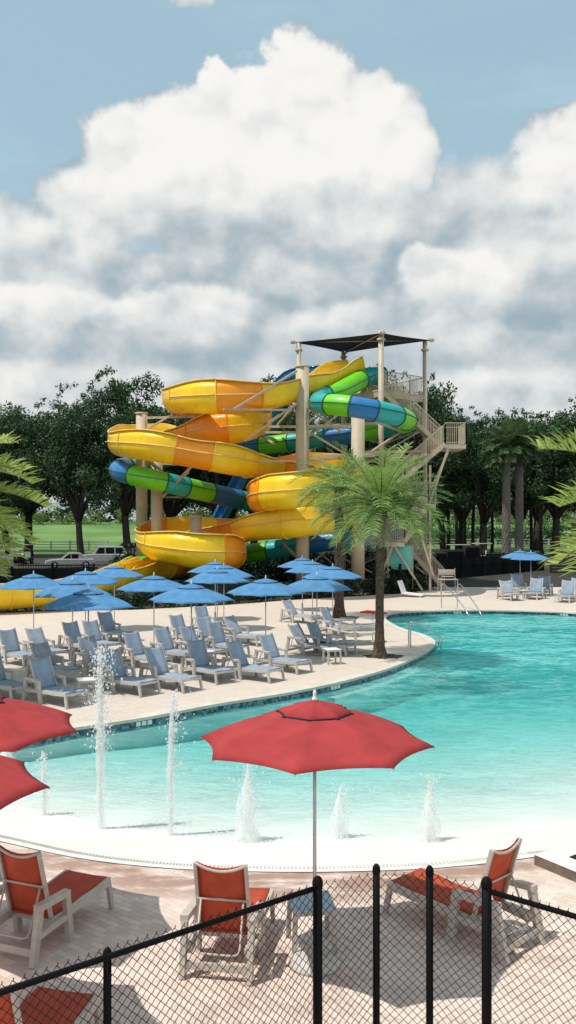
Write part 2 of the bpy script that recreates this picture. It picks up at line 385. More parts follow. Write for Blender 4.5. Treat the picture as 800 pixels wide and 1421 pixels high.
# a stack of separate cumulus heads, far ones first: each is bright on its upper sunny side and grey beneath
gen = ss(el, 0.62, 0.75) * ss(edge2, 0.48, 0.6)                      # scattered cloud overhead and behind
back = ss(Y_, 0.2, -0.2) * ss(edge2, 0.42, 0.58)
cov = E.m('MAXIMUM', gen * 0.8, back)
cov = E.m('MAXIMUM', cov, ss(el + (edge2 - 0.5) * 0.05, math.atan(330/F), math.atan(420/F), 1.0, 0.0))
bands = nz(mapv(tc, (1, 1, 4.0)), 2.6, 3, 0.5)
shade = ss(bands, 0.38, 0.62, 0.38, 0.80)
for (u, v, rx, ry, base, grad, soft, keep) in (
        (120,470,330,60,0.42,0.10,0.7,0.75),(420,500,420,50,0.34,0.10,0.8,0.7),(720,480,260,60,0.50,0.12,0.7,0.75),
        (60,540,240,34,0.72,0.15,0.6,0.7),(660,540,260,36,0.68,0.15,0.6,0.7),(330,540,160,26,0.55,0.1,0.6,0.6),
        (20,325,110,52,0.70,0.16,0.5,0.9),(115,275,75,58,0.80,0.16,0.35,0.9),(268,3,44,20,0.85,0.1,0.5,0.7),
        (560,130,30,34,0.86,0.1,0.6,0.55),(575,200,36,80,0.84,0.1,0.4,0.9),
        (700,300,140,90,0.62,0.22,0.45,0.9),(790,225,95,72,0.86,0.16,0.22,1.0),(840,200,70,70,0.92,0.1,0.2,1.0),
        (515,165,72,78,0.90,0.12,0.18,1.0),(430,140,80,78,0.95,0.10,0.16,1.0),(352,165,82,66,0.93,0.12,0.18,1.0),(300,130,40,38,0.95,0.1,0.18,1.0),
        (255,172,66,62,0.92,0.14,0.2,1.0),(180,205,72,66,0.88,0.16,0.22,1.0),
        (470,250,130,95,0.93,0.12,0.35,0.9),(330,235,130,80,0.90,0.16,0.35,0.9),(245,255,85,58,0.92,0.22,0.3,0.9),(150,290,110,60,0.80,0.20,0.4,0.85),
        (540,320,130,62,0.52,0.22,0.45,0.85),(330,325,190,58,0.50,0.22,0.5,0.85),(740,350,130,55,0.62,0.22,0.4,0.85),
        (60,350,150,50,0.70,0.22,0.45,0.85),(200,390,150,44,0.46,0.22,0.45,0.85),(420,385,130,46,0.58,0.22,0.45,0.85),
        (780,410,110,50,0.36,0.25,0.4,0.85),(640,395,100,54,0.80,0.30,0.25,0.95),(590,360,44,24,0.92,0.2,0.35,0.8),
        (50,425,120,40,0.74,0.30,0.35,0.9),(260,435,120,38,0.74,0.30,0.35,0.9),(150,440,70,24,0.80,0.2,0.4,0.7),(500,440,110,34,0.58,0.25,0.4,0.8)):
    a, e = ang(u, v)
    dx = (azw - a) * (F/rx); dy = (elw - e) * (F/ry)
    q = 1.0 - E.m('SQRT', dx*dx + dy*dy) + wob
    mk = ss(q, 0.0, soft + 0.10) * keep
    sk = dy * grad - dx * (grad*0.35) + (base)
    shade = shade + (sk - shade) * mk
    cov = E.m('MAXIMUM', cov, ss(q, -0.02, max(0.14, soft*0.6)))
veil = ss(nz(mapv(tc, (1, 1, 3.5)), 3.0, 5, 0.6), 0.40, 0.75) * 0.25 + 0.72
shade = shade + rel + (puff - 0.5) * 0.10 + (edge2 - 0.5) * 0.10
shade = ss(shade, 0.14, 1.04)
ccol = mixc(shade, (0.31, 0.40, 0.46), (0.86, 0.85, 0.82))
# blue between clouds: Nishita colour, whitened by the veil
def bright(sock, k):
    n = nt.nodes.new('ShaderNodeVectorMath'); n.operation = 'SCALE'; nt.links.new(sock, n.inputs[0]); n.inputs['Scale'].default_value = k
    return n.outputs[0]
blue = mixc(veil, bright(sky.outputs[0], STR * 0.85), (0.40, 0.59, 0.68))
lpm = mixc(cov, blue, ccol)
nt.links.new(lpm, bg.inputs[0]); bg.inputs[1].default_value = 1.0
scn.view_settings.view_transform = 'Standard'; scn.view_settings.look = 'None'
scn.view_settings.exposure = 0.12; scn.view_settings.gamma = 1.0
scn.render.engine = 'CYCLES'
scn.cycles.max_bounces = 8; scn.cycles.transparent_max_bounces = 24; scn.cycles.volume_bounces = 0
scn.cycles.caustics_reflective = False; scn.cycles.caustics_refractive = False

# ------------------------------------------------------------------ pool outline (photo pixels -> deck level)
WL = -0.20
wallpx = [(-210,1120),(-190,1070),(-110,1040),(-40,1034),(25,1026),(110,1010),(200,997),(300,978),(400,962),(480,945),(540,928),(580,911),(599,899),(603,890),(588,881),
          (560,873),(541,864),(535,857),(548,851),(600,848),(660,847),(730,848),(800,851),(930,862),(1080,900),(1150,980)]
beachpx = [(1080,1120),(960,1165),(840,1180),(742,1190),(700,1196),(600,1206),(440,1211),(300,1209),(200,1203),(100,1190),(0,1168),(-100,1145)]
ctrl = [G(*p) for p in wallpx + beachpx]
outl = catmull(ctrl, 0.5, closed=True)
nb = G(1080,1120); beach = catmull([G(*p) for p in beachpx], 0.4)
wall = [p for p in outl]
def dbeach(x, y):
    best = 1e9
    for i in range(0, len(beach), 2):
        q = beach[i]; d = (q.x-x)**2 + (q.y-y)**2
        if d < best: best = d
    return math.sqrt(best)
def floorz(d):
    prof = ((0,0.0),(0.5,-0.05),(1.8,-0.20),(4,-0.36),(7,-0.62),(12,-0.98),(20,-1.25),(60,-1.5))
    for (a, za), (b_, zb) in zip(prof, prof[1:]):
        if d <= b_: return za + (zb-za)*(d-a)/(b_-a)
    return -1.5
# deck with a hole
def fill_ring(name, outer, inner, z, m):
    bm = bmesh.new(); es = []
    for ring in (outer, inner):
        if not ring: continue
        vs = [bm.verts.new((p[0], p[1], z)) for p in ring]
        es += [bm.edges.new((vs[i], vs[(i+1) % len(vs)])) for i in range(len(vs))]
    bmesh.ops.triangle_fill(bm, use_beauty=True, use_dissolve=False, edges=es)
    for f in bm.faces:
        if f.normal.z < 0: f.normal_flip()
    me = bpy.data.meshes.new(name); bm.to_mesh(me); bm.free(); me.materials.append(m)
    o = bpy.data.objects.new(name, me); C.objects.link(o); return o
backline = [(70,-8),(70,82),(17,82),(14.2,80),(12.2,74),(10.6,68),(8.2,64.5),(3.5,61.5),(0,59),(-4,55.5),(-9,52.6),(-16,51.2),(-30,50.5),(-70,50.5),(-70,-8)]
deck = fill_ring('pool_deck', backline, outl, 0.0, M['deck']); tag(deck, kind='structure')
# pool floor
mb = MB(); x0, x1, y0, y1, st = -14.0, 27.0, 11.5, 54.5, 0.6
nx = int((x1-x0)/st)+1; ny = int((y1-y0)/st)+1
vs = []
# keep the floor below the deck outside the pool by clamping to just under deck level
for j in range(ny):
    for i in range(nx):
        x = x0+i*st; y = y0+j*st; d = dbeach(x, y)
        inside = False
        vs.append((x, y, floorz(d)))
from mathutils.geometry import intersect_point_tri_2d
def inpoly(x, y, poly):
    c_ = False; n = len(poly); j = n-1
    for i in range(n):
        a, b2 = poly[i], poly[j]
        if (a[1] > y) != (b2[1] > y) and x < (b2[0]-a[0])*(y-a[1])/(b2[1]-a[1])+a[0]: c_ = not c_
        j = i
    return c_
vs = [(x, y, z if inpoly(x, y, outl) else min(z, -0.03) - (0.0 if dbeach(x, y) > 0.8 else 0.06)) for x, y, z in vs]
mb.add(vs, [(j*nx+i, j*nx+i+1, (j+1)*nx+i+1, (j+1)*nx+i) for j in range(ny-1) for i in range(nx-1)], 0, True)
pf = mb.build('pool_floor', M['plaster']); tag(pf, kind='structure')
# beach rim: fine ring fitted exactly to the outline
mb = MB(); k = len(beach); rows = [0, 0.25, 0.5, 0.9, 1.3, 1.8, 2.4, 3.0]
vs = []
for d in rows:
    for i, p in enumerate(beach):
        t = (beach[min(i+1,k-1)]-beach[max(i-1,0)]); n_ = Vector((t.y, -t.x, 0)).normalized()
        q = p + n_*d
        vs.append((q.x, q.y, floorz(d) + 0.012))
mb.add(vs, [(r_*k+i, r_*k+i+1, (r_+1)*k+i+1, (r_+1)*k+i) for r_ in range(len(rows)-1) for i in range(k-1)], 0, True)
o = mb.build('pool_beach', M['plaster']); tag(o, kind='structure')
# drain grate along the beach edge
mb = MB(); acc = 0
fine = catmull([G(*p) for p in beachpx], 0.055)
for i in range(2, len(fine)-2, 1):
    p = fine[i]; 
    if not (-6.2 < p.x < 5.0): continue
    t = (fine[i+1]-fine[i-1]).normalized(); n_ = Vector((t.y, -t.x, 0))
    mb.box(p + n_*0.20 + Vector((0,0,0.0)), (0.022, 0.09, 0.012), math.atan2(t.y, t.x))
o = mb.build('drain_grate', M['concrete_base']); tag(o, 'pale slotted drain grate running along the white pool beach edge', 'drain grate')
# wall with tile band, coping and underwater bench
n = len(outl)
def isbeach(p): return dbeach(p.x, p.y) < 0.7 and p.y < 16.2 and p.x > -7.5
def nrm(i):
    t = outl[(i+1) % n]-outl[(i-1) % n]; q = Vector((-t.y, t.x, 0)).normalized(); return q   # sign fixed below
cen = Vector((4, 28, 0))
area = sum(outl[i].x*outl[(i+1)%n].y-outl[(i+1)%n].x*outl[i].y for i in range(n))
sg = 1.0 if area > 0 else -1.0        # inward normal sign
tl, cp, be, wl2 = MB(), MB(), MB(), MB()
for i in range(n):
    a, b2 = outl[i], outl[(i+1) % n]
    na, nb2 = nrm(i)*sg, nrm((i+1) % n)*sg
    if isbeach(a) and isbeach(b2): continue
    def q(p, nn, off, z): return (p.x+nn.x*off, p.y+nn.y*off, z)
    tl.add([q(a,na,0,-0.04), q(b2,nb2,0,-0.04), q(b2,nb2,0,-0.30), q(a,na,0,-0.30)], [(0,1,2,3)], 0, True)
    wl2.add([q(a,na,0.004,-0.27), q(b2,nb2,0.004,-0.27), q(b2,nb2,0.004,-1.6), q(a,na,0.004,-1.6)], [(0,1,2,3)], 0, True)
    cp.add([q(a,na,-0.38,0.0), q(a,na,-0.38,0.03), q(a,na,0.03,0.03), q(a,na,0.04,-0.045), q(a,na,-0.02,-0.045),
            q(b2,nb2,-0.38,0.0), q(b2,nb2,-0.38,0.03), q(b2,nb2,0.03,0.03), q(b2,nb2,0.04,-0.045), q(b2,nb2,-0.02,-0.045)],
           [(0,1,6,5),(1,2,7,6),(2,3,8,7),(3,4,9,8)], 0)
    if a.y < 36.5 and 1.0 < a.x < 8.5:
        w_ = 0.42
        be.add([q(a,na,0,-0.34), q(b2,nb2,0,-0.34), q(b2,nb2,w_,-0.34), q(a,na,w_,-0.34), q(b2,nb2,w_,-1.6), q(a,na,w_,-1.6)], [(0,1,2,3),(3,2,4,5)], 0)
o = wl2.build('pool_wall', M['plaster']); tag(o, kind='structure')
o = tl.build('pool_tile_band', M['tile']); tag(o, kind='structure')
o = cp.build('pool_coping', M['coping']); tag(o, kind='structure')
o = be.build('pool_bench', M['plaster']); tag(o, kind='structure')
# water body: closed prism, its walls pushed behind the pool wall
mb = MB()
bm = bmesh.new()
grow = [Vector((outl[i].x-nrm(i).x*sg*0.12, outl[i].y-nrm(i).y*sg*0.12, 0)) for i in range(n)]
tv = [bm.verts.new((p.x, p.y, WL)) for p in grow]; bv = [bm.verts.new((p.x, p.y, -1.9)) for p in grow]
te = [bm.edges.new((tv[i], tv[(i+1) % n])) for i in range(n)]; b_e = [bm.edges.new((bv[i], bv[(i+1) % n])) for i in range(n)]
r1 = bmesh.ops.triangle_fill(bm, use_beauty=True, edges=te); r2 = bmesh.ops.triangle_fill(bm, use_beauty=True, edges=b_e)
for i in range(n): bm.faces.new((tv[i], tv[(i+1) % n], bv[(i+1) % n], bv[i]))
bmesh.ops.recalc_face_normals(bm, faces=bm.faces[:])
me = bpy.data.meshes.new('pool_water'); bm.to_mesh(me); bm.free(); me.materials.append(M['water'])
o = bpy.data.objects.new('pool_water', me); C.objects.link(o); tag(o, kind='structure')
# depth marker tiles on the band (small white groups)
for (u, v, yo) in ((205, 996.5, 0), (462, 949.5, 0), (632, 847.5, 0), (791, 850.5, 0)):
    base = G(u, v); best = min(range(n), key=lambda i: (outl[i]-base).length)
    p = outl[best]; nn = nrm(best)*sg; t = Vector((-nn.y, nn.x, 0)); mb = MB()
    for k_ in range(3):
        mb.box(p + nn*0.010 + t*((k_-1)*0.17) + Vector((0,0,-0.12)), (0.13, 0.012, 0.11), math.atan2(t.y, t.x))
    o = mb.build('depth_marker', M['white'])
    tag(o, {205:'white depth marker tiles on the dark pool band behind the tall water jet', 462:'white depth marker tiles on the dark pool band nearest the big palm', 632:'white depth marker tiles under the pool stair handrails', 791:'white depth marker tiles on the far pool edge by the right loungers'}[u], 'depth marker', 'depth marker tiles round the pool')

# ------------------------------------------------------------------ terrain
mb = MB()
def tz(x, y):
    z = 1.0 if y > 86 else (0.0 if y < 70 else (y-70)/16.0)
    if y > 140: z += min(y-140, 75)*0.055
    if y > 215: z += (y-215)*0.004
    if -69 < x < 69 and -7 < y < 49 : z = -2.3
    if 2.5 < x < 69 and -7 < y < 55.5 : z = -2.3
    return z - 0.06
xs = [-1500,-700,-300,-150,-90,-72,-69.5,-68,-50,-30,-15,0,2,2.9,15,30,50,68,69.5,72,90,150,300,700,1500]
ys = [-400,-100,-20,-8.5,-6.5,0,20,40,48,49.8,55,56.5,60,66,70,74,78,82,86,95,118.5,140,155,170,185,200,215,260,400,800,1600]
vs = [(x, y, tz(x, y)) for y in ys for x in xs]; k = len(xs)
mb.add(vs, [(j*k+i, j*k+i+1, (j+1)*k+i+1, (j+1)*k+i) for j in range(len(ys)-1) for i in range(k-1)])
o = mb.build('terrain', M['terrain']); tag(o, kind='structure')

# ------------------------------------------------------------------ umbrellas
def make_umbrella(clothmat, trim, R, rot, name='patio_umbrella', RIM=2.50, sc=0.05):
    root = empty(name); root['category'] = 'umbrella'
    mb = MB(); n = 8; TOP = 2.97
    def prof(t): # 0 rim .. 1 centre
        return RIM + (TOP-RIM)*(math.sin(t*PI/2)**0.92 * 0.75 + t*0.25)
    NS, NT = 10, 8          # around per panel, up
    vs = []; W = n*NS
    for j in range(NT+1):
        t = j/NT*0.80
        for i in range(W):
            f = (i % NS)/NS; k = i//NS
            a0 = rot + 2*PI*k/n; a1 = a0 + 2*PI/n; r = R*(1-t)
            p0 = Vector((math.cos(a0)*r, math.sin(a0)*r, 0)); p1 = Vector((math.cos(a1)*r, math.sin(a1)*r, 0))
            p = p0.lerp(p1, f); bow = 4*f*(1-f)
            sag = -0.035*bow*(1-t)
            p *= 1 - sc*bow*(1-t)**3
            vs.append((p.x, p.y, prof(t) + sag + 0.045*bow*(1-t)**6))
    fs = [(j*W+i, j*W+(i+1) % W, (j+1)*W+(i+1) % W, (j+1)*W+i) for j in range(NT) for i in range(W)]
    mb.add(vs, fs, 0, True)
    can = mb.build('canopy', clothmat, root)
    sol = can.modifiers.new('cloth_thickness', 'SOLIDIFY'); sol.thickness = 0.006
    # hem and rib seams as thin raised lines of the canopy
    mb = MB()
    for k in range(n):
        a = rot + 2*PI*k/n
        mb.tube([(math.cos(a)*R*(1-t)*1.0, math.sin(a)*R*(1-t)*1.0, prof(t)-0.018) for t in [q*0.1 for q in range(9)]], 0.010, 5)
        mb.tube([(math.cos(a)*R*0.55, math.sin(a)*R*0.55, prof(0.45)-0.03), (0, 0, 2.42)], 0.008, 5)
    mb.build('rib_frame', M['alu'], root)
    mb = MB()
    rv = 0.31*R; NS2 = 6; W = n*NS2; rows = [(1.0, 2.915), (0.97, 2.945), (0.6, 2.99), (0.25, 3.03), (0.03, 3.05)]
    vs = []
    for s_, z in rows:
        for i in range(W):
            f = (i % NS2)/NS2; k = i//NS2; a0 = rot+2*PI*k/n; a1 = a0+2*PI/n
            p = Vector((math.cos(a0), math.sin(a0), 0)).lerp(Vector((math.cos(a1), math.sin(a1), 0)), f)*rv*s_
            bow = 4*f*(1-f)
            p *= 1-0.06*bow*s_
            vs.append((p.x, p.y, z - 0.01*bow))
    fs = [(j*W+i, j*W+(i+1) % W, (j+1)*W+(i+1) % W, (j+1)*W+i) for j in range(len(rows)-1) for i in range(W)]
    mb.add(vs, fs, 0, True); vent = mb.build('vent_cap', clothmat, root)
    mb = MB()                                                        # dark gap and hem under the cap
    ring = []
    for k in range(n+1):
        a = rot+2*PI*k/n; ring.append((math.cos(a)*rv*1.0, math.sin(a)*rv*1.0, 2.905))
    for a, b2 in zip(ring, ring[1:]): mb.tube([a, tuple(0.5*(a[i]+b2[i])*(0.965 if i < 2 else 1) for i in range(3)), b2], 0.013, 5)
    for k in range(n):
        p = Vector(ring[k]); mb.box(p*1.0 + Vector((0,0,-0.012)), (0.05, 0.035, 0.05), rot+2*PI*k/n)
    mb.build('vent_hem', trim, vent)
    mb = MB(); mb.tube([(0,0,0.03), (0,0,3.05)], 0.021, 12); mb.build('pole', M['alu'], root)
    mb = MB(); mb.lathe([(0.0,3.17),(0.012,3.165),(0.022,3.13),(0.016,3.10),(0.032,3.07),(0.034,3.045),(0.0,3.045)], 12); mb.build('finial', M['white'], root)
    mb = MB(); mb.lathe([(0,0.10),(0.035,0.10),(0.04,0.38),(0.05,0.38),(0.05,0.09),(0.10,0.085),(0.28,0.06),(0.305,0.03),(0.305,0.002),(0,0.002)], 28); mb.build('base', M['concrete_base'], root)
    return root
umb_red = make_umbrella(M['red'], M['darktrim'], 1.37, rad(-10), RIM=2.57)
umb_blue = make_umbrella(M['blue'], M['navytrim'], 1.47, rad(12))
def put_umb(proto, u, v_apex, label, group, rz=0.0, Y=None, first=[]):
    o = proto if proto not in first else copy_tree(proto)
    if proto not in first: first.append(proto)
    Y = Y or (H-3.17)*F/(v_apex-HV)
    o.location = ((u-CX)*Y/F, Y, 0); o.rotation_euler = (0,0,rz)
    o['label'] = label; o['group'] = group
    return o
g = 'red umbrellas on the near deck'
put_umb(umb_red, 437, 962, 'red umbrella in the middle of the near deck, full canopy in view against the pool', g, Y=10.4)
put_umb(umb_red, -43, 962, 'upper of the two red umbrellas cut off by the left picture edge', g, rad(5), Y=11.0)
put_umb(umb_red, -138, 1000, 'lower and nearer red umbrella at the left picture edge, only its tip showing', g, rad(17), Y=8.45)
g = 'blue umbrellas over the pool loungers'
for u, v, lab in (
    (47,792,'leftmost blue umbrella, in front of the yellow slide run-out'),
    (101,800,'blue umbrella overlapping just behind the nearest left blue umbrella, pole by the left loungers'),
    (119,788,'blue umbrella rising behind two others left of the yellow splash ramp'),
    (123,812,'largest and nearest blue umbrella on the left, over the front row of loungers'),
    (159,781,'far blue umbrella under the tan columns, left of the yellow ramp'),
    (214,794,'blue umbrella standing alone right below the yellow splash ramp'),
    (266,805,'near blue umbrella left of the centre, its pole between front row loungers'),
    (299,776,'furthest of the three stacked blue umbrellas below the lowest orange slide loop'),
    (302,786,'nearest of the three stacked blue umbrellas below the lowest orange slide loop'),
    (311,781,'middle of the three stacked blue umbrellas, peeking out on their right side'),
    (369,798,'blue umbrella in the centre of the lounger area, above the red umbrella'),
    (420,771,'furthest blue umbrella, beneath the tall central tan column'),
    (434,776,'second furthest blue umbrella left of the palm trunks'),
    (440,794,'nearest of the four blue umbrellas clustered left of the palm trunks'),
    (462,782,'rightmost of the blue umbrellas beside the palm trunks')):
    put_umb(umb_blue, u, v, lab, g, rad(random.uniform(-20, 20)))
put_umb(umb_blue, 722, 0, 'left of the two blue umbrellas on the far right deck', g, rad(10), Y=66)
put_umb(umb_blue, 737, 0, 'right of the two blue umbrellas on the far right deck', g, rad(-14), Y=63)

# ------------------------------------------------------------------ loungers (local: head at y=0, feet at +y)
def make_lounger(sling, frame, back=68, name='sun_lounger'):
    root = empty(name); root['category'] = 'sun lounger'
    hw = 0.33
    def side_rail(s):
        mb = MB(); x = s*hw
        pts = [(0.10,0.29),(0.5,0.33),(1.0,0.34),(1.5,0.355),(1.93,0.385)]
        for (a, za), (b2, zb) in zip(pts, pts[1:]): mb.bar((x, a, za), (x, b2, zb), 0.055, 0.10)
        mb.build('side_rail', frame, root)
    def arm(s):
        mb = MB(); x = s*(hw+0.055)
        mb.bar((x, -0.02, 0.0), (x, 0.12, 0.64), 0.065, 0.11, up=(0,1,0))
        mb.bar((x, 0.06, 0.645), (x, 0.76, 0.62), 0.095, 0.07)
        mb.bar((x, 0.72, 0.64), (x, 0.82, 0.0), 0.065, 0.11, up=(0,1,0))
        mb.bar((x, 0.05, 0.31), (x, 0.78, 0.335), 0.05, 0.07)
        mb.build('armrest', frame, root)
    def leg(s):
        mb = MB(); x = s*hw
        mb.bar((x, 1.90, 0.40), (x+s*0.01, 1.99, 0.0), 0.05, 0.075, up=(0,1,0)); mb.build('leg', frame, root)
    for s in (-1, 1): side_rail(s); arm(s); leg(s)
    mb = MB()
    for (yy1, zz1, e1, a1_, b1_) in ((0.03,0.14,0.05,0.05,0.085),(1.93,0.365,0,0.05,0.06),(0.60,0.30,0,0.04,0.05)):
        mb = MB(); mb.bar((-hw-e1, yy1, zz1), (hw+e1, yy1, zz1), a1_, b1_); mb.build('crossbar', frame, root)
    # seat sling (slightly sagging cloth with thickness)
    mb = MB(); nx_, ny_ = 6, 12; vs = []
    for j in range(ny_+1):
        for i in range(nx_+1):
            fx = i/nx_; fy = j/ny_; y = 0.50+fy*1.43
            z = 0.385+0.045*fy - 0.035*4*fx*(1-fx)*(0.3+0.7*math.sin(PI*fy)) + 0.012*math.sin(fy*9)
            vs.append(((fx-0.5)*2*(hw-0.02), y, z))
    k = nx_+1
    fs = [(j*k+i, j*k+i+1, (j+1)*k+i+1, (j+1)*k+i) for j in range(ny_) for i in range(nx_)]
    mb.add(vs, fs, 0, True); o = mb.build('seat', sling, root); sd = o.modifiers.new('t', 'SOLIDIFY'); sd.thickness = 0.012
    # backrest
    ba = rad(back); L = 0.92; px, pz = 0.52, 0.36
    def bp(x, t, off=0.0):       # t along back, off along its normal
        return Vector((x, px - math.cos(ba)*t*L - math.sin(ba)*off*0 + off*math.sin(ba), pz + math.sin(ba)*t*L + off*math.cos(ba)))
    vs = []
    for j in range(ny_+1):
        for i in range(nx_+1):
            fx = i/nx_; fy = j/ny_
            sag = -0.05*4*fx*(1-fx)*(0.35+0.65*fy)
            dip = -0.05*4*fx*(1-fx)*fy**8
            vs.append(bp((fx-0.5)*2*(hw-0.045), 0.02+fy*0.97+dip*0.8, sag+0.02))
    mb = MB(); mb.add(vs, fs, 0, True); bo = mb.build('backrest', sling, root); sd = bo.modifiers.new('t', 'SOLIDIFY'); sd.thickness = 0.012
    mb = MB()
    for s in (-1, 1):
        mb.bar(bp(s*(hw-0.03), -0.02), bp(s*(hw-0.035), 1.0), 0.036, 0.052, up=(0,1,0))
    mb.tube([bp((f-0.5)*2*(hw-0.03), 1.0 - 0.085*4*f*(1-f), -0.03*4*f*(1-f)-0.012) for f in [i/8 for i in range(9)]], 0.017, 8)
    mb.tube([bp(-hw+0.03, 0.50, -0.03), bp(hw-0.03, 0.50, -0.03)], 0.014, 8)
    mb.build('back_frame', frame, bo)
    mb = MB()
    a1 = bp(-0.25, 0.50, -0.04); a2 = bp(0.25, 0.50, -0.04)
    mb.tube([a1, (-0.25, 0.12, 0.34), (-0.24, 0.07, 0.285), (-0.18, 0.05, 0.27), (0.18, 0.05, 0.27), (0.24, 0.07, 0.285), (0.25, 0.12, 0.34), a2], 0.013, 8)
    mb.build('back_support', frame, root)
    return root
L_red = make_lounger(M['slingred'], M['frame'], 72)
L_blue2 = make_lounger(M['slingblue2'], M['frame_far'], 55)
L_blue3 = make_lounger(M['slingblue'], M['frame_far'], 71)
L_blue = make_lounger(M['slingblue'], M['frame_far'], 64)
used = []
def put_l(proto, loc, rz, label, group):
    o = proto if proto not in used else copy_tree(proto)
    if proto not in used: used.append(proto)
    o.location = loc; o.rotation_euler = (0,0,rz); o['label'] = label; o['group'] = group
    return o
def head(deg):   # heading of the feet: degrees, 0 = +x, 90 = away from camera ; local feet = +y
    return rad(deg-90)
g = 'red loungers on the near deck'
for loc, hd, ln, lab in (((-0.80,10.02,0), 80, 0.80, 'red lounger in the middle behind the fence with its backrest to the camera'),
        ((-3.27,10.48,0), 68, 0.84, 'red lounger at the left above the sloping fence rail, backrest turned to the camera'),
        ((2.77,10.66,0), 133, 0.92, 'orange red lounger at the right with raised back, feet pointing left'),
        ((-2.62,7.34,0), 76, 0.88, 'crimson lounger in the bottom left corner seen through the chain link')):
    o = put_l(L_red, loc, head(hd), lab, g); o.scale = (1, ln, 1.0)
g = 'blue loungers in rows beside the pool'
def back_at(u, v, deg, label, gr=g, jit=3):
    Y = (H-1.2)*F/(v-HV); X = (u-CX)*Y/F
    a = rad(deg + (-12 if -45 < deg < 0 else 0) + random.uniform(-jit, jit)); d = Vector((math.cos(a), math.sin(a), 0))
    p = Vector((X, Y, 0)) - d*0.14
    random.seed(label); pr = random.choice((L_blue, L_blue, L_blue2, L_blue3))
    o = put_l(pr, p, a-PI/2, label, gr); o.scale = (1.1, 1.0, 1.0); return o
for u, v, dg, lab in (
    (10,872,-30,'blue lounger at the left picture edge, third row back'),
    (-14,905,-28,'blue lounger cut by the left picture edge, only its seat and feet showing'),
    (49,868,-32,'blue lounger behind the leftmost umbrella pole'),
    (57,888,-30,'blue lounger directly behind the nearest left one'),
    (55,912,-30,'nearest blue lounger on the left, full frame in view above the red umbrella'),
    (97,862,-30,'blue lounger in the third row under the largest blue umbrella'),
    (125,860,-32,'blue lounger half hidden behind the poles of the largest blue umbrella'),
    (145,848,-34,'furthest blue lounger on the left, upright frame near the hedge'),
    (120,882,-30,'blue lounger between the two umbrella poles on the left'),
    (153,901,-30,'front row blue lounger partly behind the tall splashing water jet'),
    (182,876,-31,'blue lounger right of the tall splash in the second row'),
    (213,897,-30,'front row blue lounger right of the tall splash, left of the second jet'),
    (224,870,-30,'blue lounger under the umbrella below the yellow ramp'),
    (244,852,-35,'far blue lounger turned edge-on left of the three stacked umbrellas'),
    (259,868,-33,'blue lounger behind the pole of the near left-centre umbrella'),
    (270,888,-38,'front row blue lounger beneath the near left-centre umbrella'),
    (282,855,-40,'blue lounger in the third row under the three stacked umbrellas'),
    (296,862,-40,'second blue lounger in the third row under the three stacked umbrellas'),
    (278,840,-36,'small far blue lounger in front of the hedge below the stacked umbrellas'),
    (324,888,-28,'front row blue lounger left of the centre umbrella pole, seat stretched to the right'),
    (369,879,-28,'blue lounger crossed by the centre umbrella pole'),
    (320,852,-30,'far blue lounger with bare frame left of the centre umbrella pole'),
    (411,863,-25,'blue lounger with tall back left of the side table'),
    (433,862,-22,'blue lounger right behind the one left of the side table'),
    (400,830,-30,'furthest blue lounger in the centre, near the hedge'),
    (450,843,-20,'blue lounger with upright frame beside the far palm trunk')):
    back_at(u, v, dg, lab)
# reclined flat ones near the palm
L_flat = make_lounger(M['frame_far'], M['frame_far'], 12); 
g2 = 'flat grey loungers beside the big palm'
for u, v, dg, lab in ((452,905,0,'nearest flat grey lounger left of the big palm trunk'),(468,890,-3,'middle flat grey lounger left of the big palm trunk'),
                      (470,878,-4,'furthest flat grey lounger between the two palm trunks')):
    p = G(u, v); put_l(L_flat, p, head(dg), lab, g2)
g3 = 'blue loungers on the far right deck'
for u, v, dg, lab in ((702,806,-80,'pale blue lounger furthest left on the far right deck'),(716,799,-84,'pale blue lounger behind the leftmost one on the far right deck'),
                      (746,805,-120,'pale blue lounger right of the two umbrella poles, near one of the pair'),(756,801,-118,'pale blue lounger right of the two umbrella poles, far one of the pair'),
                      (790,808,-118,'pale blue lounger near the right picture edge, fully in view'),(803,805,-116,'pale blue lounger cut by the right picture edge')):
    o = back_at(u, v, dg, lab, g3); o.scale = (1.35, 1.0, 1.1)

# side tables
def make_table(top, frame):
    root = empty('side_table'); root['category'] = 'side table'
    mb = MB(); mb.box((0,0,0.53), (0.52,0.52,0.04), bev=0.012); mb.build('tabletop', top, root)
    mb = MB()
    for s in (-1,1):
        mb.box((s*0.225,0,0.485),(0.03,0.42,0.05)); mb.box((0,s*0.225,0.485),(0.42,0.03,0.05))
    mb.build('apron', frame, root)
    for sx in (-1,1):
        for sy in (-1,1):
            mb = MB(); mb.bar((sx*0.225,sy*0.225,0.51),(sx*0.245,sy*0.245,0),0.055,0.055); mb.build('leg', frame, root)
    return root
g = 'side tables between loungers'
ta = make_table(M['bluegrey'], M['frame']); ta.location = (0.28,10.86,0); ta.rotation_euler.z = rad(8); tag(ta, 'side table with pale blue top beside the middle red umbrella pole', 'side table', g)
tb = copy_tree(ta); tb.location = (-3.85,11.85,0); tb['label'] = 'side table with pale blue top at the left picture edge behind the red lounger'
tw = make_table(M['white'], M['frame_far'])
for i, (u, v, lab) in enumerate(((120,968,'white side table beside the nearest left blue lounger'),(461,921,'pale side table between the centre loungers and the flat grey ones'),
            (288,925,'pale side table among the front row loungers in the centre'),(727,830,'white side table between the far right loungers'))):
    o = tw if i == 0 else copy_tree(tw); o.location = G(u, v); o.rotation_euler.z = rad(20); tag(o, lab, 'side table', g)

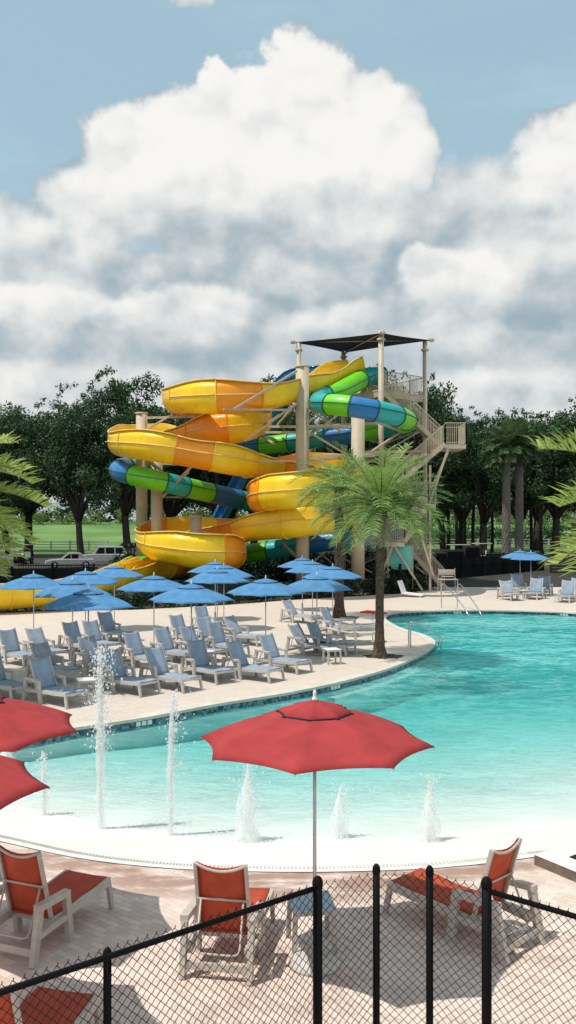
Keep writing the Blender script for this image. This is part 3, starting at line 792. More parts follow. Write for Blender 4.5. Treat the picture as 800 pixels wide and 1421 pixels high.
# ------------------------------------------------------------------ chain link fence near the camera
FT = 1.83
fp = {'a': (-3.9, 4.8), 'b': (-1.38, 6.88), 'c': (0.267, 8.12), 'd': (0.82, 8.36), 'e': (1.31, 8.33), 'f': (1.775, 8.05), 'g': (4.2, 6.0)}
root = empty('chain_link_fence', (0,0,0)); tag(root, 'black chain link fence with round posts along the bottom of the picture', 'fence')
def post(k, r, top):
    x, y = fp[k]; mb = MB()
    mb.tube([(x,y,0),(x,y,top)], r, 16); mb.lathe([(r*1.15,-0.03),(r*1.15,0.0),(r*0.95,0.03),(r*0.5,0.05),(0,0.055)], 16, (x,y,top)); mb.build('post', M['black'], root)
for k, r, t in (('a',0.03,FT),('b',0.032,FT-0.03),('c',0.043,FT+0.03),('d',0.033,FT+0.05),('e',0.034,FT+0.045),('f',0.045,FT+0.05),('g',0.032,FT)): post(k, r, t)
for a, b2, nm in (('a','c',0),('f','g',1)):
    mb = MB(); mb.tube([(*fp[a],FT-0.02),(*fp[b2],FT-0.02)], 0.024, 12); mb.build('top_rail', M['black'], root)
def mesh_panel(a, b2):
    a = Vector((*fp[a],0)); b2 = Vector((*fp[b2],0)); t = (b2-a).normalized(); L = (b2-a).length; nn = Vector((-t.y, t.x, 0))
    P_ = 0.084; h = P_/2; mb = MB(); r = 0.0040
    top = FT+0.012; z0 = top - 1.75
    k = int(L/h) 
    m_ = int((top-z0)/h)
    for i in range(k):
        # each wire zigzags between column i and i+1
        pts = []
        for j in range(m_+1):
            x = (i + (j % 2) + 0.0)*h
            if x > L: x = L
            off = 0.004 if (j % 2) else -0.004
            if i % 2: off = -off; 
            pts.append(a + t*((i + ((j+i) % 2))*h if (i+((j+i)%2))*h <= L else L) + nn*off + Vector((0,0,top - j*h)))
        if pts: 
            # twisted barb at the top of every other wire
            if i % 2 == 0: pts.insert(0, pts[0] + t*0.006 + Vector((0,0,0.022)))
            mb.tube(pts, r, 4, smooth=False)
    mb.build('chain_link_mesh', M['blackwire'], root)
for a, b2 in (('a','b'),('b','c'),('c','d'),('d','e'),('e','f'),('f','g')): mesh_panel(a, b2)

# ------------------------------------------------------------------ white raised planter at the right
A = Vector((3.67,13.42,0)); d1 = Vector((0.80,0.60,0)); d2 = Vector((0.53,-0.85,0)).normalized()
root = empty('planter', A); tag(root, 'low white walled planter with dark soil at the right picture edge', 'planter')
mb = MB()
def qd(a, b2): return d1*a + d2*b2
S1, S2, w_ = 4.0, 3.4, 0.36
for (p, q_, r_, s_) in (((0,0),(S1,0),(S1,w_),(0,w_)), ((0,S2-w_),(S1,S2-w_),(S1,S2),(0,S2)), ((0,w_),(w_,w_),(w_,S2-w_),(0,S2-w_)), ((S1-w_,w_),(S1,w_),(S1,S2-w_),(S1-w_,S2-w_))):
    c4 = [qd(*p), qd(*q_), qd(*r_), qd(*s_)]
    vs = [x + Vector((0,0,-0.02)) for x in c4] + [x + Vector((0,0,0.15)) for x in c4]
    mb.add(vs, [(4,5,6,7)], 0); mb.add(vs, [(0,1,5,4),(1,2,6,5),(2,3,7,6),(3,0,4,7)], 1)
mb.build('coping', [M['plaster'], M['maroon2']], root)
mb = MB(); c4 = [qd(w_,w_), qd(S1-w_,w_), qd(S1-w_,S2-w_), qd(w_,S2-w_)]; mb.add([x+Vector((0,0,0.10)) for x in c4], [(0,1,2,3)]); mb.build('soil', M['soil'], root)

# ------------------------------------------------------------------ palms
def frond(mb, base, azi, elev, L, droop, ll, n_=34, wdt=0.022, mi=0, twist=0.0, stem_mi=1, vee=0.5, rng=random, spread=0.0):
    """one feather frond: curved stalk with paired leaflets"""
    pts = []; d = Vector((math.cos(azi)*math.cos(elev), math.sin(azi)*math.cos(elev), math.sin(elev))); p = Vector(base); st_ = L/12
    side = Vector((-math.sin(azi), math.cos(azi), 0))
    for i in range(13):
        pts.append(p.copy()); p = p + d*st_
        d = (d + Vector((0,0,-1))*droop*(0.35+i/12)*0.11 + side*twist*0.02).normalized()
    mb.tube(pts, [0.022*(1-i/14) + 0.003 for i in range(13)], 4, stem_mi, cap=False)
    for i in range(n_):
        f = 0.12 + 0.88*i/(n_-1); q = f*12; k = min(11, int(q)); c_ = pts[k].lerp(pts[k+1], q-k)
        t = (pts[k+1]-pts[k]).normalized(); sd = t.cross(Vector((0,0,1)))
        if sd.length < 0.1: sd = side.copy()
        sd.normalize(); up = sd.cross(t).normalized()
        l_ = ll*(0.45 + 0.9*math.sin(min(1, f*1.02)*PI*0.86))*rng.uniform(0.85, 1.12)
        for s in (-1, 1):
            a = rng.uniform(0.5, 0.85) + 0.2*(f-0.5) - spread
            dd = (sd*s*math.cos(a-0.35) + t*math.sin(a) + up*vee*rng.uniform(0.4, 1.2)).normalized()
            e1 = c_ + dd*l_*0.55; e2 = c_ + dd*l_ + Vector((0,0,-l_*0.22*rng.uniform(0.3,1.3)))
            wv = dd.cross(up).normalized()*wdt*0.5
            if wv.length < 1e-4: wv = t*wdt*0.5
            mb.add([c_-wv*0.6, c_+wv*0.6, e1+wv, e1-wv, e2], [(0,1,2,3),(3,2,4)], mi)
def trunk_mb(h, r0, r1, lean=(0,0), rough=0.03, seg=26, n_=18, boots=True, flare=1.0):
    mb = MB(); vs = []
    for j in range(seg+1):
        f = j/seg; z = h*f; r = r0+(r1-r0)*f + flare*0.16*math.exp(-z*3.2)
        for i in range(n_):
            a = 2*PI*i/n_; rr = r*(1+rough*3*(noise.noise(Vector((math.cos(a)*2, math.sin(a)*2, z*4)))))
            if boots: rr *= 1 + 0.10*(((i+(j%2)*0.5*2) % 2))
            vs.append((lean[0]*f*f+math.cos(a)*rr, lean[1]*f*f+math.sin(a)*rr, z))
    mb.add(vs, [(j*n_+i, j*n_+(i+1)%n_, (j+1)*n_+(i+1)%n_, (j+1)*n_+i) for j in range(seg) for i in range(n_)], 0, not boots)
    return mb
def palm(name, loc, h, nf, L, ll, label, leaf, bark, group, r0=0.2, r1=0.15, lean=(0,0), dead=6, seed=1, wdt=0.026, elev=(-0.55, 1.45), droop=1.0, spread=0.0, nl=34, vee=0.5):
    rng = random.Random(seed); st8 = random.getstate(); random.seed(seed)
    root = empty(name, loc); tag(root, label, 'palm tree', group)
    trunk_mb(h, r0, r1, lean).build('trunk', bark, root)
    mb = MB(); top = Vector((lean[0], lean[1], h))
    for i in range(nf):
        f = i/nf; e = elev[1] - (elev[1]-elev[0])*(f**0.8) + rng.uniform(-0.1, 0.1); a = i*2.39996 + rng.uniform(-0.2, 0.2)
        frond(mb, top + Vector((math.cos(a)*0.08, math.sin(a)*0.08, 0.05+0.3*(1-f))), a, e, L*rng.uniform(0.85, 1.08), droop*rng.uniform(0.7, 1.25), ll, wdt=wdt, rng=rng, twist=rng.uniform(-1, 1), spread=spread, n_=nl, vee=vee)
    mb.build('crown', [leaf, M['palm_g']], root)
    if dead:
        mb = MB()
        for i in range(dead):
            a = i*2*PI/dead + rng.uniform(-0.4, 0.4)
            frond(mb, top + Vector((math.cos(a)*0.1, math.sin(a)*0.1, -0.05)), a, rng.uniform(-1.3, -0.7), L*0.5, 0.9, ll*0.7, n_=18, wdt=wdt, rng=rng, stem_mi=0)
        mb.build('dry_fronds', M['palm_dead'], root)
        mb = MB()
        for i in range(26):
            a = i*2.4; mb.tube([top+Vector((math.cos(a)*0.12, math.sin(a)*0.12, -0.5+i*0.022)), top+Vector((math.cos(a)*0.27, math.sin(a)*0.27, -0.2+i*0.022))], [0.05, 0.02], 5)
        mb.build('frond_stubs', bark, root)
    random.setstate(st8)
    return root
p = G(527, 912); palm('palm_tree', p, 5.55, 70, 2.65, 0.44, 'feathery green date palm growing from the tip of the lounger deck by the pool', M['palm'], M['palmbark'], 'date palms round the pool', 0.155, 0.14, seed=3, wdt=0.034, dead=9, lean=(0.05,0), elev=(-0.3,1.15), droop=1.15)
p = G(471, 856); palm('palm_tree', p, 6.8, 46, 2.7, 0.48, 'second date palm with slimmer trunk, half hidden left behind the big one', M['palm'], M['palmbark'], 'date palms round the pool', 0.24, 0.22, seed=5, wdt=0.038, dead=6, elev=(-0.2,1.1), droop=1.45)
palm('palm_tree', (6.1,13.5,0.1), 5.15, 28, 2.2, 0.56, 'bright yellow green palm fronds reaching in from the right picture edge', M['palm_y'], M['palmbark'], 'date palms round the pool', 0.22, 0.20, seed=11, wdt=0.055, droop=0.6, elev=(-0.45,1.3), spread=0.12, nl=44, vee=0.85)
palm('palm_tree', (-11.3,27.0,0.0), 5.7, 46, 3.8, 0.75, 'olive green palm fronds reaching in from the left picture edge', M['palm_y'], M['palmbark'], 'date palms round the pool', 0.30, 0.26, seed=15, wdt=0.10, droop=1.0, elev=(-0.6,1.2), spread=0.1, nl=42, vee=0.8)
for (u, yy_, h, sd, lab) in ((703, 92, 11.6, 21, 'left of two tall slim palms with grey trunks before the right-hand trees'), (721, 94, 12.4, 22, 'right of two tall slim palms with grey trunks before the right-hand trees')):
    palm('palm_tree', P(u, 0, yy_).xy.to_3d() + Vector((0,0,0.9)), h, 44, 2.6, 0.7, lab, M['palm_g'], M['palmbark_grey'], 'tall palms before the trees', 0.42, 0.36, seed=sd, wdt=0.09, dead=8, droop=1.3)
# tree pits
for (u, v, lab) in ((533,911,'dark mulch patch at the foot of the big palm'),(480,857,'dark mulch patch at the foot of the second palm')):
    mb = MB(); q = G(u, v)
    pts = [(q.x + math.cos(a)*rr*1.15, q.y + math.sin(a)*rr*0.9, 0.022) for a, rr in [(2*PI*i/20, 0.62*(1+0.18*math.sin(i*2.3))) for i in range(20)]]
    pts2 = [(x, y_, -0.01) for x, y_, z in pts]
    mb.add(pts+pts2+[(q.x, q.y, 0.06)], [(i, (i+1) % 20, 40) for i in range(20)] + [(i, 20+i, 20+(i+1) % 20, (i+1) % 20) for i in range(20)])
    o = mb.build('mulch_bed', M['soil']); tag(o, kind='structure')
# red rescue tube leaning by the palm trunk
mb = MB(); q = G(516, 893)
mb.tube([q+Vector((-0.45,0,0.98)), q+Vector((-0.2,0,1.05)), q+Vector((0.2,0,1.0)), q+Vector((0.5,0,0.98))], [0.03,0.065,0.065,0.03], 10)
# ------------------------------------------------------------------ trees
def leafball(mb, c, r, n_, size, rng, flat=0.75):
    for _ in range(n_):
        # uneven shell-biased distribution
        d = Vector((rng.gauss(0,1), rng.gauss(0,1), rng.gauss(0,1))).normalized()
        q = Vector(c) + Vector((d.x, d.y, d.z*flat))*r*(rng.random()**0.42)
        a = Vector((rng.gauss(0,1), rng.gauss(0,1), rng.gauss(0,1))).normalized(); b2 = a.cross(d)
        if b2.length < 0.05: continue
        b2.normalize(); s = size*rng.uniform(0.6, 1.4)
        mb.add([q-a*s*0.5, q+b2*s*0.28, q+a*s*0.5, q-b2*s*0.28], [(0,1,2,3)])
def oak_meshes(seed, Ht=17.0, W=8.0, leaf=0.33, clumps=78, per=235, trunk_h=4.0, low=0.34):
    rng = random.Random(seed); tb_ = MB(); lb = MB()
    fork = Vector((rng.uniform(-.3,.3), rng.uniform(-.3,.3), trunk_h))
    tb_.tube([(0,0,-0.3),(0.05,0,0.6),fork*0.6,fork], [0.62,0.46,0.40,0.38], 10)
    tips = []
    for i in range(8):
        a = i*2*PI/8 + rng.uniform(-.3,.3); rr = W*rng.uniform(0.4,0.75); zt = Ht*rng.uniform(0.5,0.85)
        if i < 2: rr *= 0.3; zt = Ht*0.88
        mid = Vector((math.cos(a)*rr*0.45, math.sin(a)*rr*0.45, trunk_h+(zt-trunk_h)*0.42)); tip = Vector((math.cos(a)*rr, math.sin(a)*rr, zt))
        tb_.tube([fork, fork.lerp(mid,0.5)+Vector((rng.uniform(-.3,.3),rng.uniform(-.3,.3),0.2)), mid, mid.lerp(tip,0.5)+Vector((rng.uniform(-.5,.5),)*3), tip], [0.30,0.24,0.18,0.11,0.04], 7)
        for j in range(4):
            q = mid.lerp(tip, rng.uniform(0.2,1)); e = q + Vector((rng.uniform(-2.4,2.4), rng.uniform(-2.4,2.4), rng.uniform(0.0,2.2))); tb_.tube([q, q.lerp(e,0.5)+Vector((0,0,.3)), e], [0.09,0.06,0.02], 5); tips.append(e)
        tips.append(tip)
    for i in range(clumps):
        if i < len(tips): c_ = tips[i]
        else:
            a = rng.uniform(0, 2*PI); f = rng.random(); zz = Ht*(low + (0.93-low)*f)
            env = W*math.sqrt(max(0.05, 1-((f-0.38)/0.66)**2)); rr = env*rng.random()**0.5
            c_ = Vector((math.cos(a)*rr, math.sin(a)*rr, zz))
        r = rng.uniform(0.9, 2.0)
        leafball(lb, c_, r, int(per*r*r/2.2), leaf, rng)
    # loose sprays on the outline
    for i in range(60):
        a = rng.uniform(0, 2*PI); f = rng.uniform(0.3, 1.0); env = W*math.sqrt(max(0.02, 1-((f-0.38)/0.66)**2))
        c_ = Vector((math.cos(a)*env, math.sin(a)*env, Ht*(low+(1.0-low)*f))) ; leafball(lb, c_, rng.uniform(0.35,0.75), 26, leaf*0.85, rng)
    return tb_.mesh('oak_trunk', M['bark']), lb.mesh('oak_crown', M['oak'])
variants = [oak_meshes(101, 17, 7.8), oak_meshes(102, 19, 7.0, clumps=76), oak_meshes(103, 15.5, 8.4), oak_meshes(104, 18, 6.2, clumps=64, low=0.30)]
def oak(vi, u, Y, top_v, label, wx=1.0, rz=0.0, z0=0.94, name='oak_tree', grp='dark oaks behind the water park'):
    tm, cm = variants[vi]; hh = (17,19,15.5,18)[vi]; s = (P(u, top_v, Y).z - z0)/hh
    root = empty(name, (P(u, 0, Y).x, Y, z0), rz); tag(root, label, 'tree', grp); root.scale = (s*wx, s*wx, s)
    for nm, me in (('trunk', tm), ('crown', cm)):
        o = bpy.data.objects.new(nm, me); C.objects.link(o); o.parent = root
for i, (vi, u, Y, tv_, wx, rz, lab) in enumerate((
    (0, -35, 108, 572, 1.0, 0.3, 'dark oak at the far left picture edge behind the palm fronds'),
    (2, 40, 112, 560, 0.95, 1.9, 'broad dark oak left of the forked-trunk oak'),
    (1, 112, 104, 538, 0.9, 0.8, 'oak with black forked trunk standing free above the parked white cars'),
    (3, 178, 106, 512, 0.85, 2.4, 'tallest left oak, feathery top beside the left tan column'),
    (0, 238, 116, 560, 0.9, 4.0, 'oak behind the upper yellow slide loop'),
    (1, 300, 112, 526, 0.8, 5.0, 'oak whose sprigs show above the top yellow loop'),
    (2, 352, 118, 580, 1.0, 0.9, 'oak behind the slides in the middle'),
    (3, 400, 110, 522, 0.8, 2.2, 'oak just left of the central tan column behind the tower'),
    (0, 470, 114, 560, 1.0, 1.1, 'oak hidden behind the slide tower'),
    (2, 545, 106, 516, 0.75, 3.3, 'oak behind the top platform railing'),
    (1, 615, 112, 556, 0.9, 0.2, 'oak right behind the stair landing'),
    (0, 672, 106, 574, 0.9, 2.7, 'oak with spreading black limbs right of the stairs'),
    (3, 722, 112, 572, 1.0, 3.9, 'oak behind the two tall slim palms'),
    (2, 770, 108, 566, 0.95, 0.6, 'oak left of the right picture edge'),
    (1, 832, 110, 548, 0.95, 1.4, 'oak at the right picture edge'),
    (3, 10, 130, 585, 1.2, 3.0, 'oak in the second row behind the left edge trees'),
    (0, 205, 132, 560, 1.1, 5.2, 'oak in the second row behind the left tan column'),
    (1, 640, 132, 585, 1.2, 4.4, 'oak in the second row above the trunks right of the stairs'),
    (0, 745, 134, 580, 1.2, 2.0, 'oak in the second row at the right'),
    (2, 440, 132, 575, 1.2, 2.9, 'oak in the second row behind the tower'),
    (2, 320, 134, 590, 1.2, 4.9, 'oak in the second row behind the yellow slide'),
    (1, 560, 130, 590, 1.1, 1.9, 'oak in the second row behind the stairs'))):
    oak(vi, u, Y, tv_, lab, wx, rz)
# slender dark trunks right of the stairs
mb0 = MB(); mb0.tube([(0,0,-0.2),(0.1,0,3),(0.0,0.1,6.5),(0.25,0,10)], [0.26,0.22,0.19,0.12], 8)
tmesh = mb0.mesh('slender_trunk', M['bark'])
rng = random.Random(44); lb = MB()
for i in range(26): leafball(lb, (rng.uniform(-2.2,2.2), rng.uniform(-2.2,2.2), rng.uniform(6.8,12)), rng.uniform(0.8,1.5), 80, 0.42, rng)
cmesh = lb.mesh('slender_crown', M['oak'])
for i, u in enumerate((622, 634, 646, 657, 668, 683, 738, 752, 775)):
    Y = 116 + (i*37 % 11); r_ = empty('slender_tree', (P(u,0,Y).x, Y, 0.94), i*1.3)
    tag(r_, ['first thin dark trunk right of the stair tower','second thin dark trunk right of the stair tower','third thin dark trunk right of the stair tower','fourth thin dark trunk right of the stair tower',
        'fifth thin dark trunk, left of the spreading oak','thin dark trunk touching the spreading oak on its right','thin dark trunk right of the two slim palms','thin dark trunk above the blue umbrellas on the right','thin dark trunk behind the right palm fronds'][i], 'tree', 'thin dark trunks behind the parking')
    for nm, me in (('trunk', tmesh), ('crown', cmesh)):
        o = bpy.data.objects.new(nm, me); C.objects.link(o); o.parent = r_
# far masses
def mass(name, x0, x1, Y, z0, z1, nclump, leaf, m_, rng, per=60, dy=6):
    mb = MB()
    for i in range(nclump):
        x = rng.uniform(x0, x1); f = rng.random()
        top = z0 + (z1-z0)*(0.65+0.35*noise.noise(Vector((x*0.045, Y, 0)))+0.15*noise.noise(Vector((x*0.2, Y, 3))))
        leafball(mb, (x, Y+rng.uniform(-dy,dy), z0+(top-z0)*f), rng.uniform(1.2,2.6), per, leaf, rng, 0.8)
    return mb.build(name, m_)
rng = random.Random(9)
tag(mass('far_wood', -100, 100, 235, 5.5, 26, 1100, 0.95, M['oak_far'], rng, 46), 'far wood reading as one dark green mass behind the field', 'wood', kind='stuff')
tag(mass('roadside_brush', -90, 90, 208, 4.0, 10.0, 520, 0.55, M['brush'], rng, 46, 3), 'pale green brush along the far side of the field', 'brush', kind='stuff')

tag(mass('dark_undergrowth', 18, 90, 152, 1.0, 5.6, 420, 0.5, M['oak'], rng, 46, 5), 'dark undergrowth between the trunks at the right', 'undergrowth', kind='stuff')
# hedge along the back of the deck
def hedge(pts, h, w, label, per=46, leaf=0.16):
    path = catmull([(x, y, 0) for x, y in pts], 0.30); mb = MB(); rng = random.Random(len(path))
    o0 = path[0]
    for p_ in path:
        for _ in range(3):
            hh = h*(0.8+0.35*noise.noise(Vector((p_.x*0.6, p_.y*0.6, 1))))
            leafball(mb, (p_.x+rng.uniform(-w,w)/2, p_.y+rng.uniform(-w,w)/2, rng.uniform(0.15, hh)), rng.uniform(0.25,0.5), per, leaf, rng, 0.9)
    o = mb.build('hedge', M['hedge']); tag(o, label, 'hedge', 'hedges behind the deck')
hedge([(-30,51.6),(-16,52.2),(-9.4,53.4),(-4.4,56.3),(-0.3,59.9)], 1.15, 1.0, 'dark low hedge behind the blue umbrellas on the left and centre')
hedge([(0.3,60.4),(3.4,62.4),(7.6,65.2),(10.2,68.4)], 1.35, 1.2, 'taller dark planting between the palm trunks and the tower foot')
# upright spiky shrubs
sh = MB(); rng = random.Random(5)
for i in range(9): leafball(sh, (rng.uniform(-.12,.12), rng.uniform(-.12,.12), 0.2+i*0.2), 0.32*(1-i/11), 70, 0.15, rng, 1.0)
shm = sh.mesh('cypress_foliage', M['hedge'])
sr = MB(); sr.tube([(0,0,-0.1),(0,0,1.4)], [0.05,0.02], 6); srm = sr.mesh('cypress_stem', M['bark'])
for i, (u, Y) in enumerate(((544,66.0),(556,66.2),(575,67.5),(584,71),(595,74),(603,77),(520,65))):
    r_ = empty('upright_shrub', (P(u,0,Y).x, Y, 0), i); r_.scale = (1.2,1.2,1.0+0.1*(i%3))
    tag(r_, ['dark upright shrub left of the teal panel','dark upright shrub in front of the teal panel','dark upright shrub at the right edge of the teal panel','dark upright shrub at the foot of the right tower post',
      'dark upright shrub just right of the right tower post','rightmost dark upright shrub before the black fence','dark upright shrub beside the big palm trunk'][i], 'shrub', 'upright shrubs at the tower foot')
    for nm, me in (('stem', srm), ('foliage', shm)):
        o = bpy.data.objects.new(nm, me); C.objects.link(o); o.parent = r_
# banks of dark shrubs under the slides, things one can tell apart only roughly
rng = random.Random(77); sb = MB()
for i in range(16): leafball(sb, (rng.uniform(-1.3,1.3), rng.uniform(-0.9,0.9), rng.uniform(0.2,1.6)), rng.uniform(0.5,0.8), 90, 0.2, rng, 0.9)
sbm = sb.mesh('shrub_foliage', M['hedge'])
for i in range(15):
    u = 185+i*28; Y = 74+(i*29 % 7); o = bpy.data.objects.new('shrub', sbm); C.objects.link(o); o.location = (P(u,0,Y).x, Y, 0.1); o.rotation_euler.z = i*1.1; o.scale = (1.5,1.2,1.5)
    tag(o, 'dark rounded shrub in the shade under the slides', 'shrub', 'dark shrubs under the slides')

# ------------------------------------------------------------------ slides
DY = 5.0
def resample(pts, step):
    out = [pts[0]]; acc = 0
    for a, b2 in zip(pts, pts[1:]):
        d = (b2-a).length
        while acc + d >= step:
            t = (step-acc)/d; a = a.lerp(b2, t); out.append(a.copy()); d = (b2-a).length; acc = 0
        acc += d
    return out
def smooth(vals, k):
    for _ in range(k): vals = [vals[0]] + [(vals[i-1]+2*vals[i]+vals[i+1])/4 for i in range(1, len(vals)-1)] + [vals[-1]]
    return vals
def colour_path(anch, cols, step, maxlen):
    '''path through the anchors, cut into sections where the colour changes'''
    pts = catmull(anch, 0.25); path = resample(pts, step); secs = []; cur = None; st_ = 0; last = 0
    ks = []
    ai = 0
    for q in path:
        best = min(range(max(0, ai-1), min(len(anch), ai+3)), key=lambda k: (Vector(anch[k])-q).length)
        ai = max(ai, best); ks.append(cols[min(ai, len(cols)-1)])
    i = 0
    while i < len(path)-1:
        e = i
        while e < len(path)-1 and ks[e] == ks[i]: e += 1
        n_ = max(1, round((e-i)/maxlen)); 
        for j in range(n_): 
            a, b2 = i+(e-i)*j//n_, i+(e-i)*(j+1)//n_
            if b2 > a: secs.append((a, b2, ks[i]))
        i = e
    return path, secs
def flume(root, path, mats, R=1.0, wl=0.35, wh=1.25, seclen=9, fl=M['cream'], names=('flume_section','flange'), secs=None, ks=1.9, nsm=10):
    n_ = len(path); T = [(path[min(i+1,n_-1)]-path[max(i-1,0)]).normalized() for i in range(n_)]
    T2 = [Vector((t.x, t.y, 0)).normalized() for t in T]
    curv = smooth([T2[max(i-2,0)].cross(T2[min(i+2,n_-1)]).z for i in range(n_)], nsm)   # + = left turn
    def prof(i):
        c_ = max(-1, min(1, curv[i]*ks))
        right = wl + (wh-wl)*max(0, c_); left = wl + (wh-wl)*max(0, -c_)              # outer side is the far one from the turn
        pts = [(-R*1.04, left+R*0)]
        q = []
        q.append((-R*1.05, R+left)); q.append((-R*1.02, R+left*0.5))
        for k in range(9):
            a = PI + PI*k/8; q.append((math.cos(a)*R, R + math.sin(a)*R))
        q.append((R*1.02, R+right*0.5)); q.append((R*1.05, R+right))
        return q, left, right, c_
    rings = []; info = []
    for i in range(n_):
        q, l_, r_, c_ = prof(i); side = Vector((T2[i].y, -T2[i].x, 0)); up = side.cross(T[i]).normalized()
        if up.z < 0: up = -up
        bank = -c_*0.22
        s2 = side*math.cos(bank)+up*math.sin(-bank)*1.0; u2 = up*math.cos(bank)-side*math.sin(-bank)
        rings.append([path[i]+s2*x+u2*(z-0.0) for x, z in q]); info.append((s2, u2, l_, r_))
    k = len(rings[0]); si = 0; i = 0
    while i < n_-1:
        e = min(n_-1, i+seclen); mb = MB()
        if n_-1-e < 3: e = n_-1
        if secs: e = secs[si][1]
        vs = []
        for j in range(i, e+1):
            s2, u2, _, _ = info[j]; cc = path[j]+u2*R
            inner = [v_ + ((cc-v_) - T[j]*((cc-v_).dot(T[j]))).normalized()*0.05 for v_ in rings[j]]
            vs += rings[j] + inner
        K = 2*k
        fs = []
        for j in range(e-i):
            for a in range(k-1):
                fs.append((j*K+a, (j+1)*K+a, (j+1)*K+a+1, j*K+a+1)); fs.append((j*K+k+a, j*K+k+a+1, (j+1)*K+k+a+1, (j+1)*K+k+a))
            fs.append((j*K, j*K+k, (j+1)*K+k, (j+1)*K)); fs.append((j*K+k-1, (j+1)*K+k-1, (j+1)*K+2*k-1, j*K+2*k-1))
        mb.add(vs, fs, 0, True)
        for jj in (i, e):
            if jj == e and e != n_-1: continue
            s2, u2, _, _ = info[jj]
            ring = rings[jj]; cc = path[jj]+u2*R
            o1 = [v_ - T[jj]*0.035 for v_ in ring]; o2 = [v_ + (v_-cc).normalized()*0.06 - T[jj]*0.035 for v_ in ring]
            o3 = [v_ + (v_-cc).normalized()*0.06 + T[jj]*0.035 for v_ in ring]; o4 = [v_ + T[jj]*0.035 for v_ in ring]
            mb.add(o1+o2+o3+o4, [(b_*k+a, b_*k+a+1, (b_+1)*k+a+1, (b_+1)*k+a) for b_ in range(3) for a in range(k-1)], 0)
        so_ = mb.build(names[0], mats[secs[si][2]] if secs else mats[si % len(mats)], root)
        for edge_i, sgn in ((0,-1),(k-1,1)):
            fb = MB(); fb.tube([rings[j][edge_i] + info[j][0]*sgn*0.03 for j in range(i, e+1)], 0.055, 6); fb.build('rim', fl, so_)
        cm = sum(info[j][3]-info[j][2] for j in range(i, e+1))/(e-i+1)
        if abs(cm) > 0.25:
            ei, sgn = (k-3, 1) if cm > 0 else (2, -1)
            fb = MB(); fb.tube([rings[j][ei] + info[j][0]*sgn*0.02 for j in range(i, e+1)], 0.05, 5); fb.build('flange', fl, so_)
        i = e; si += 1
yp = [(500,522,70),(474,532,69),(450,545,67),(425,553,65),(385,566,63),(335,572,61.5),(285,574,61.5),(252,573,64),(243,573,68),(262,580,72),(310,586,73),(350,595,71.5),
      (362,602,68.5),(345,612,65),(300,618,64.5),(262,622,67),(225,627,70),(190,630,70.5),(168,632,67.5),(178,636,63.5),(215,641,61.5),(260,648,61.5),(310,657,62),(355,664,64.5),
      (400,668,68),(445,670,69.5),(485,676,67.5),(485,688,62.5),(445,700,59.5),(400,706,59),(364,709,61.5),(368,714,66.5),(410,722,69),(455,728,68),(478,734,64.5),
      (455,740,62),(410,746,61.5),(360,750,63.5),(320,754,67.5),(270,758,69.5),(225,762,68.5),(206,768,64.5),(225,780,60.5),(270,789,59.2),(315,790,60.5),(322,789,64.5),
      (285,795,67.5),(245,801,66.5),(215,807,63.5),(190,812,60.5)]
root = empty('yellow_water_slide', (P(250,0,62).x, 62, 0)); tag(root, 'open yellow and orange water slide spiralling down from the tower in wide loops', 'water slide')
ycol = 'YYYYYOYYYYYYYYOOYYYYYOYYOYYYYYOOYYYYYYOYOYYYOOYOYY'
path, secs = colour_path([P(*q) for q in yp], ycol, 0.42, 10)
path = [q - root.location for q in path]
flume(root, path, {'Y': M['yellow'], 'O': M['orange']}, R=0.98, wl=0.42, wh=1.15, secs=secs, nsm=22)
# run-out trough on the deck
def trough(name, pts, R, m1, m2, label):
    r_ = empty(name, pts[0]); tag(r_, label, 'slide run-out')
    pth = [q - Vector(pts[0]) for q in resample(catmull(pts, 0.4), 0.5)]
    flume(r_, pth, [m1, m2], R=R, wl=0.25, wh=0.5, seclen=10)
trough('slide_runout', [P(216,800,63.5), P(186,812,60), (-11.6,54.2,0.45), (-14.6,51.6,0.22), (-18.5,49.8,0.12), (-27,48.4,0.1)], 1.15, M['yellow'], M['yellow'], 'long yellow run-out trough at the end of the slide, left on the deck')
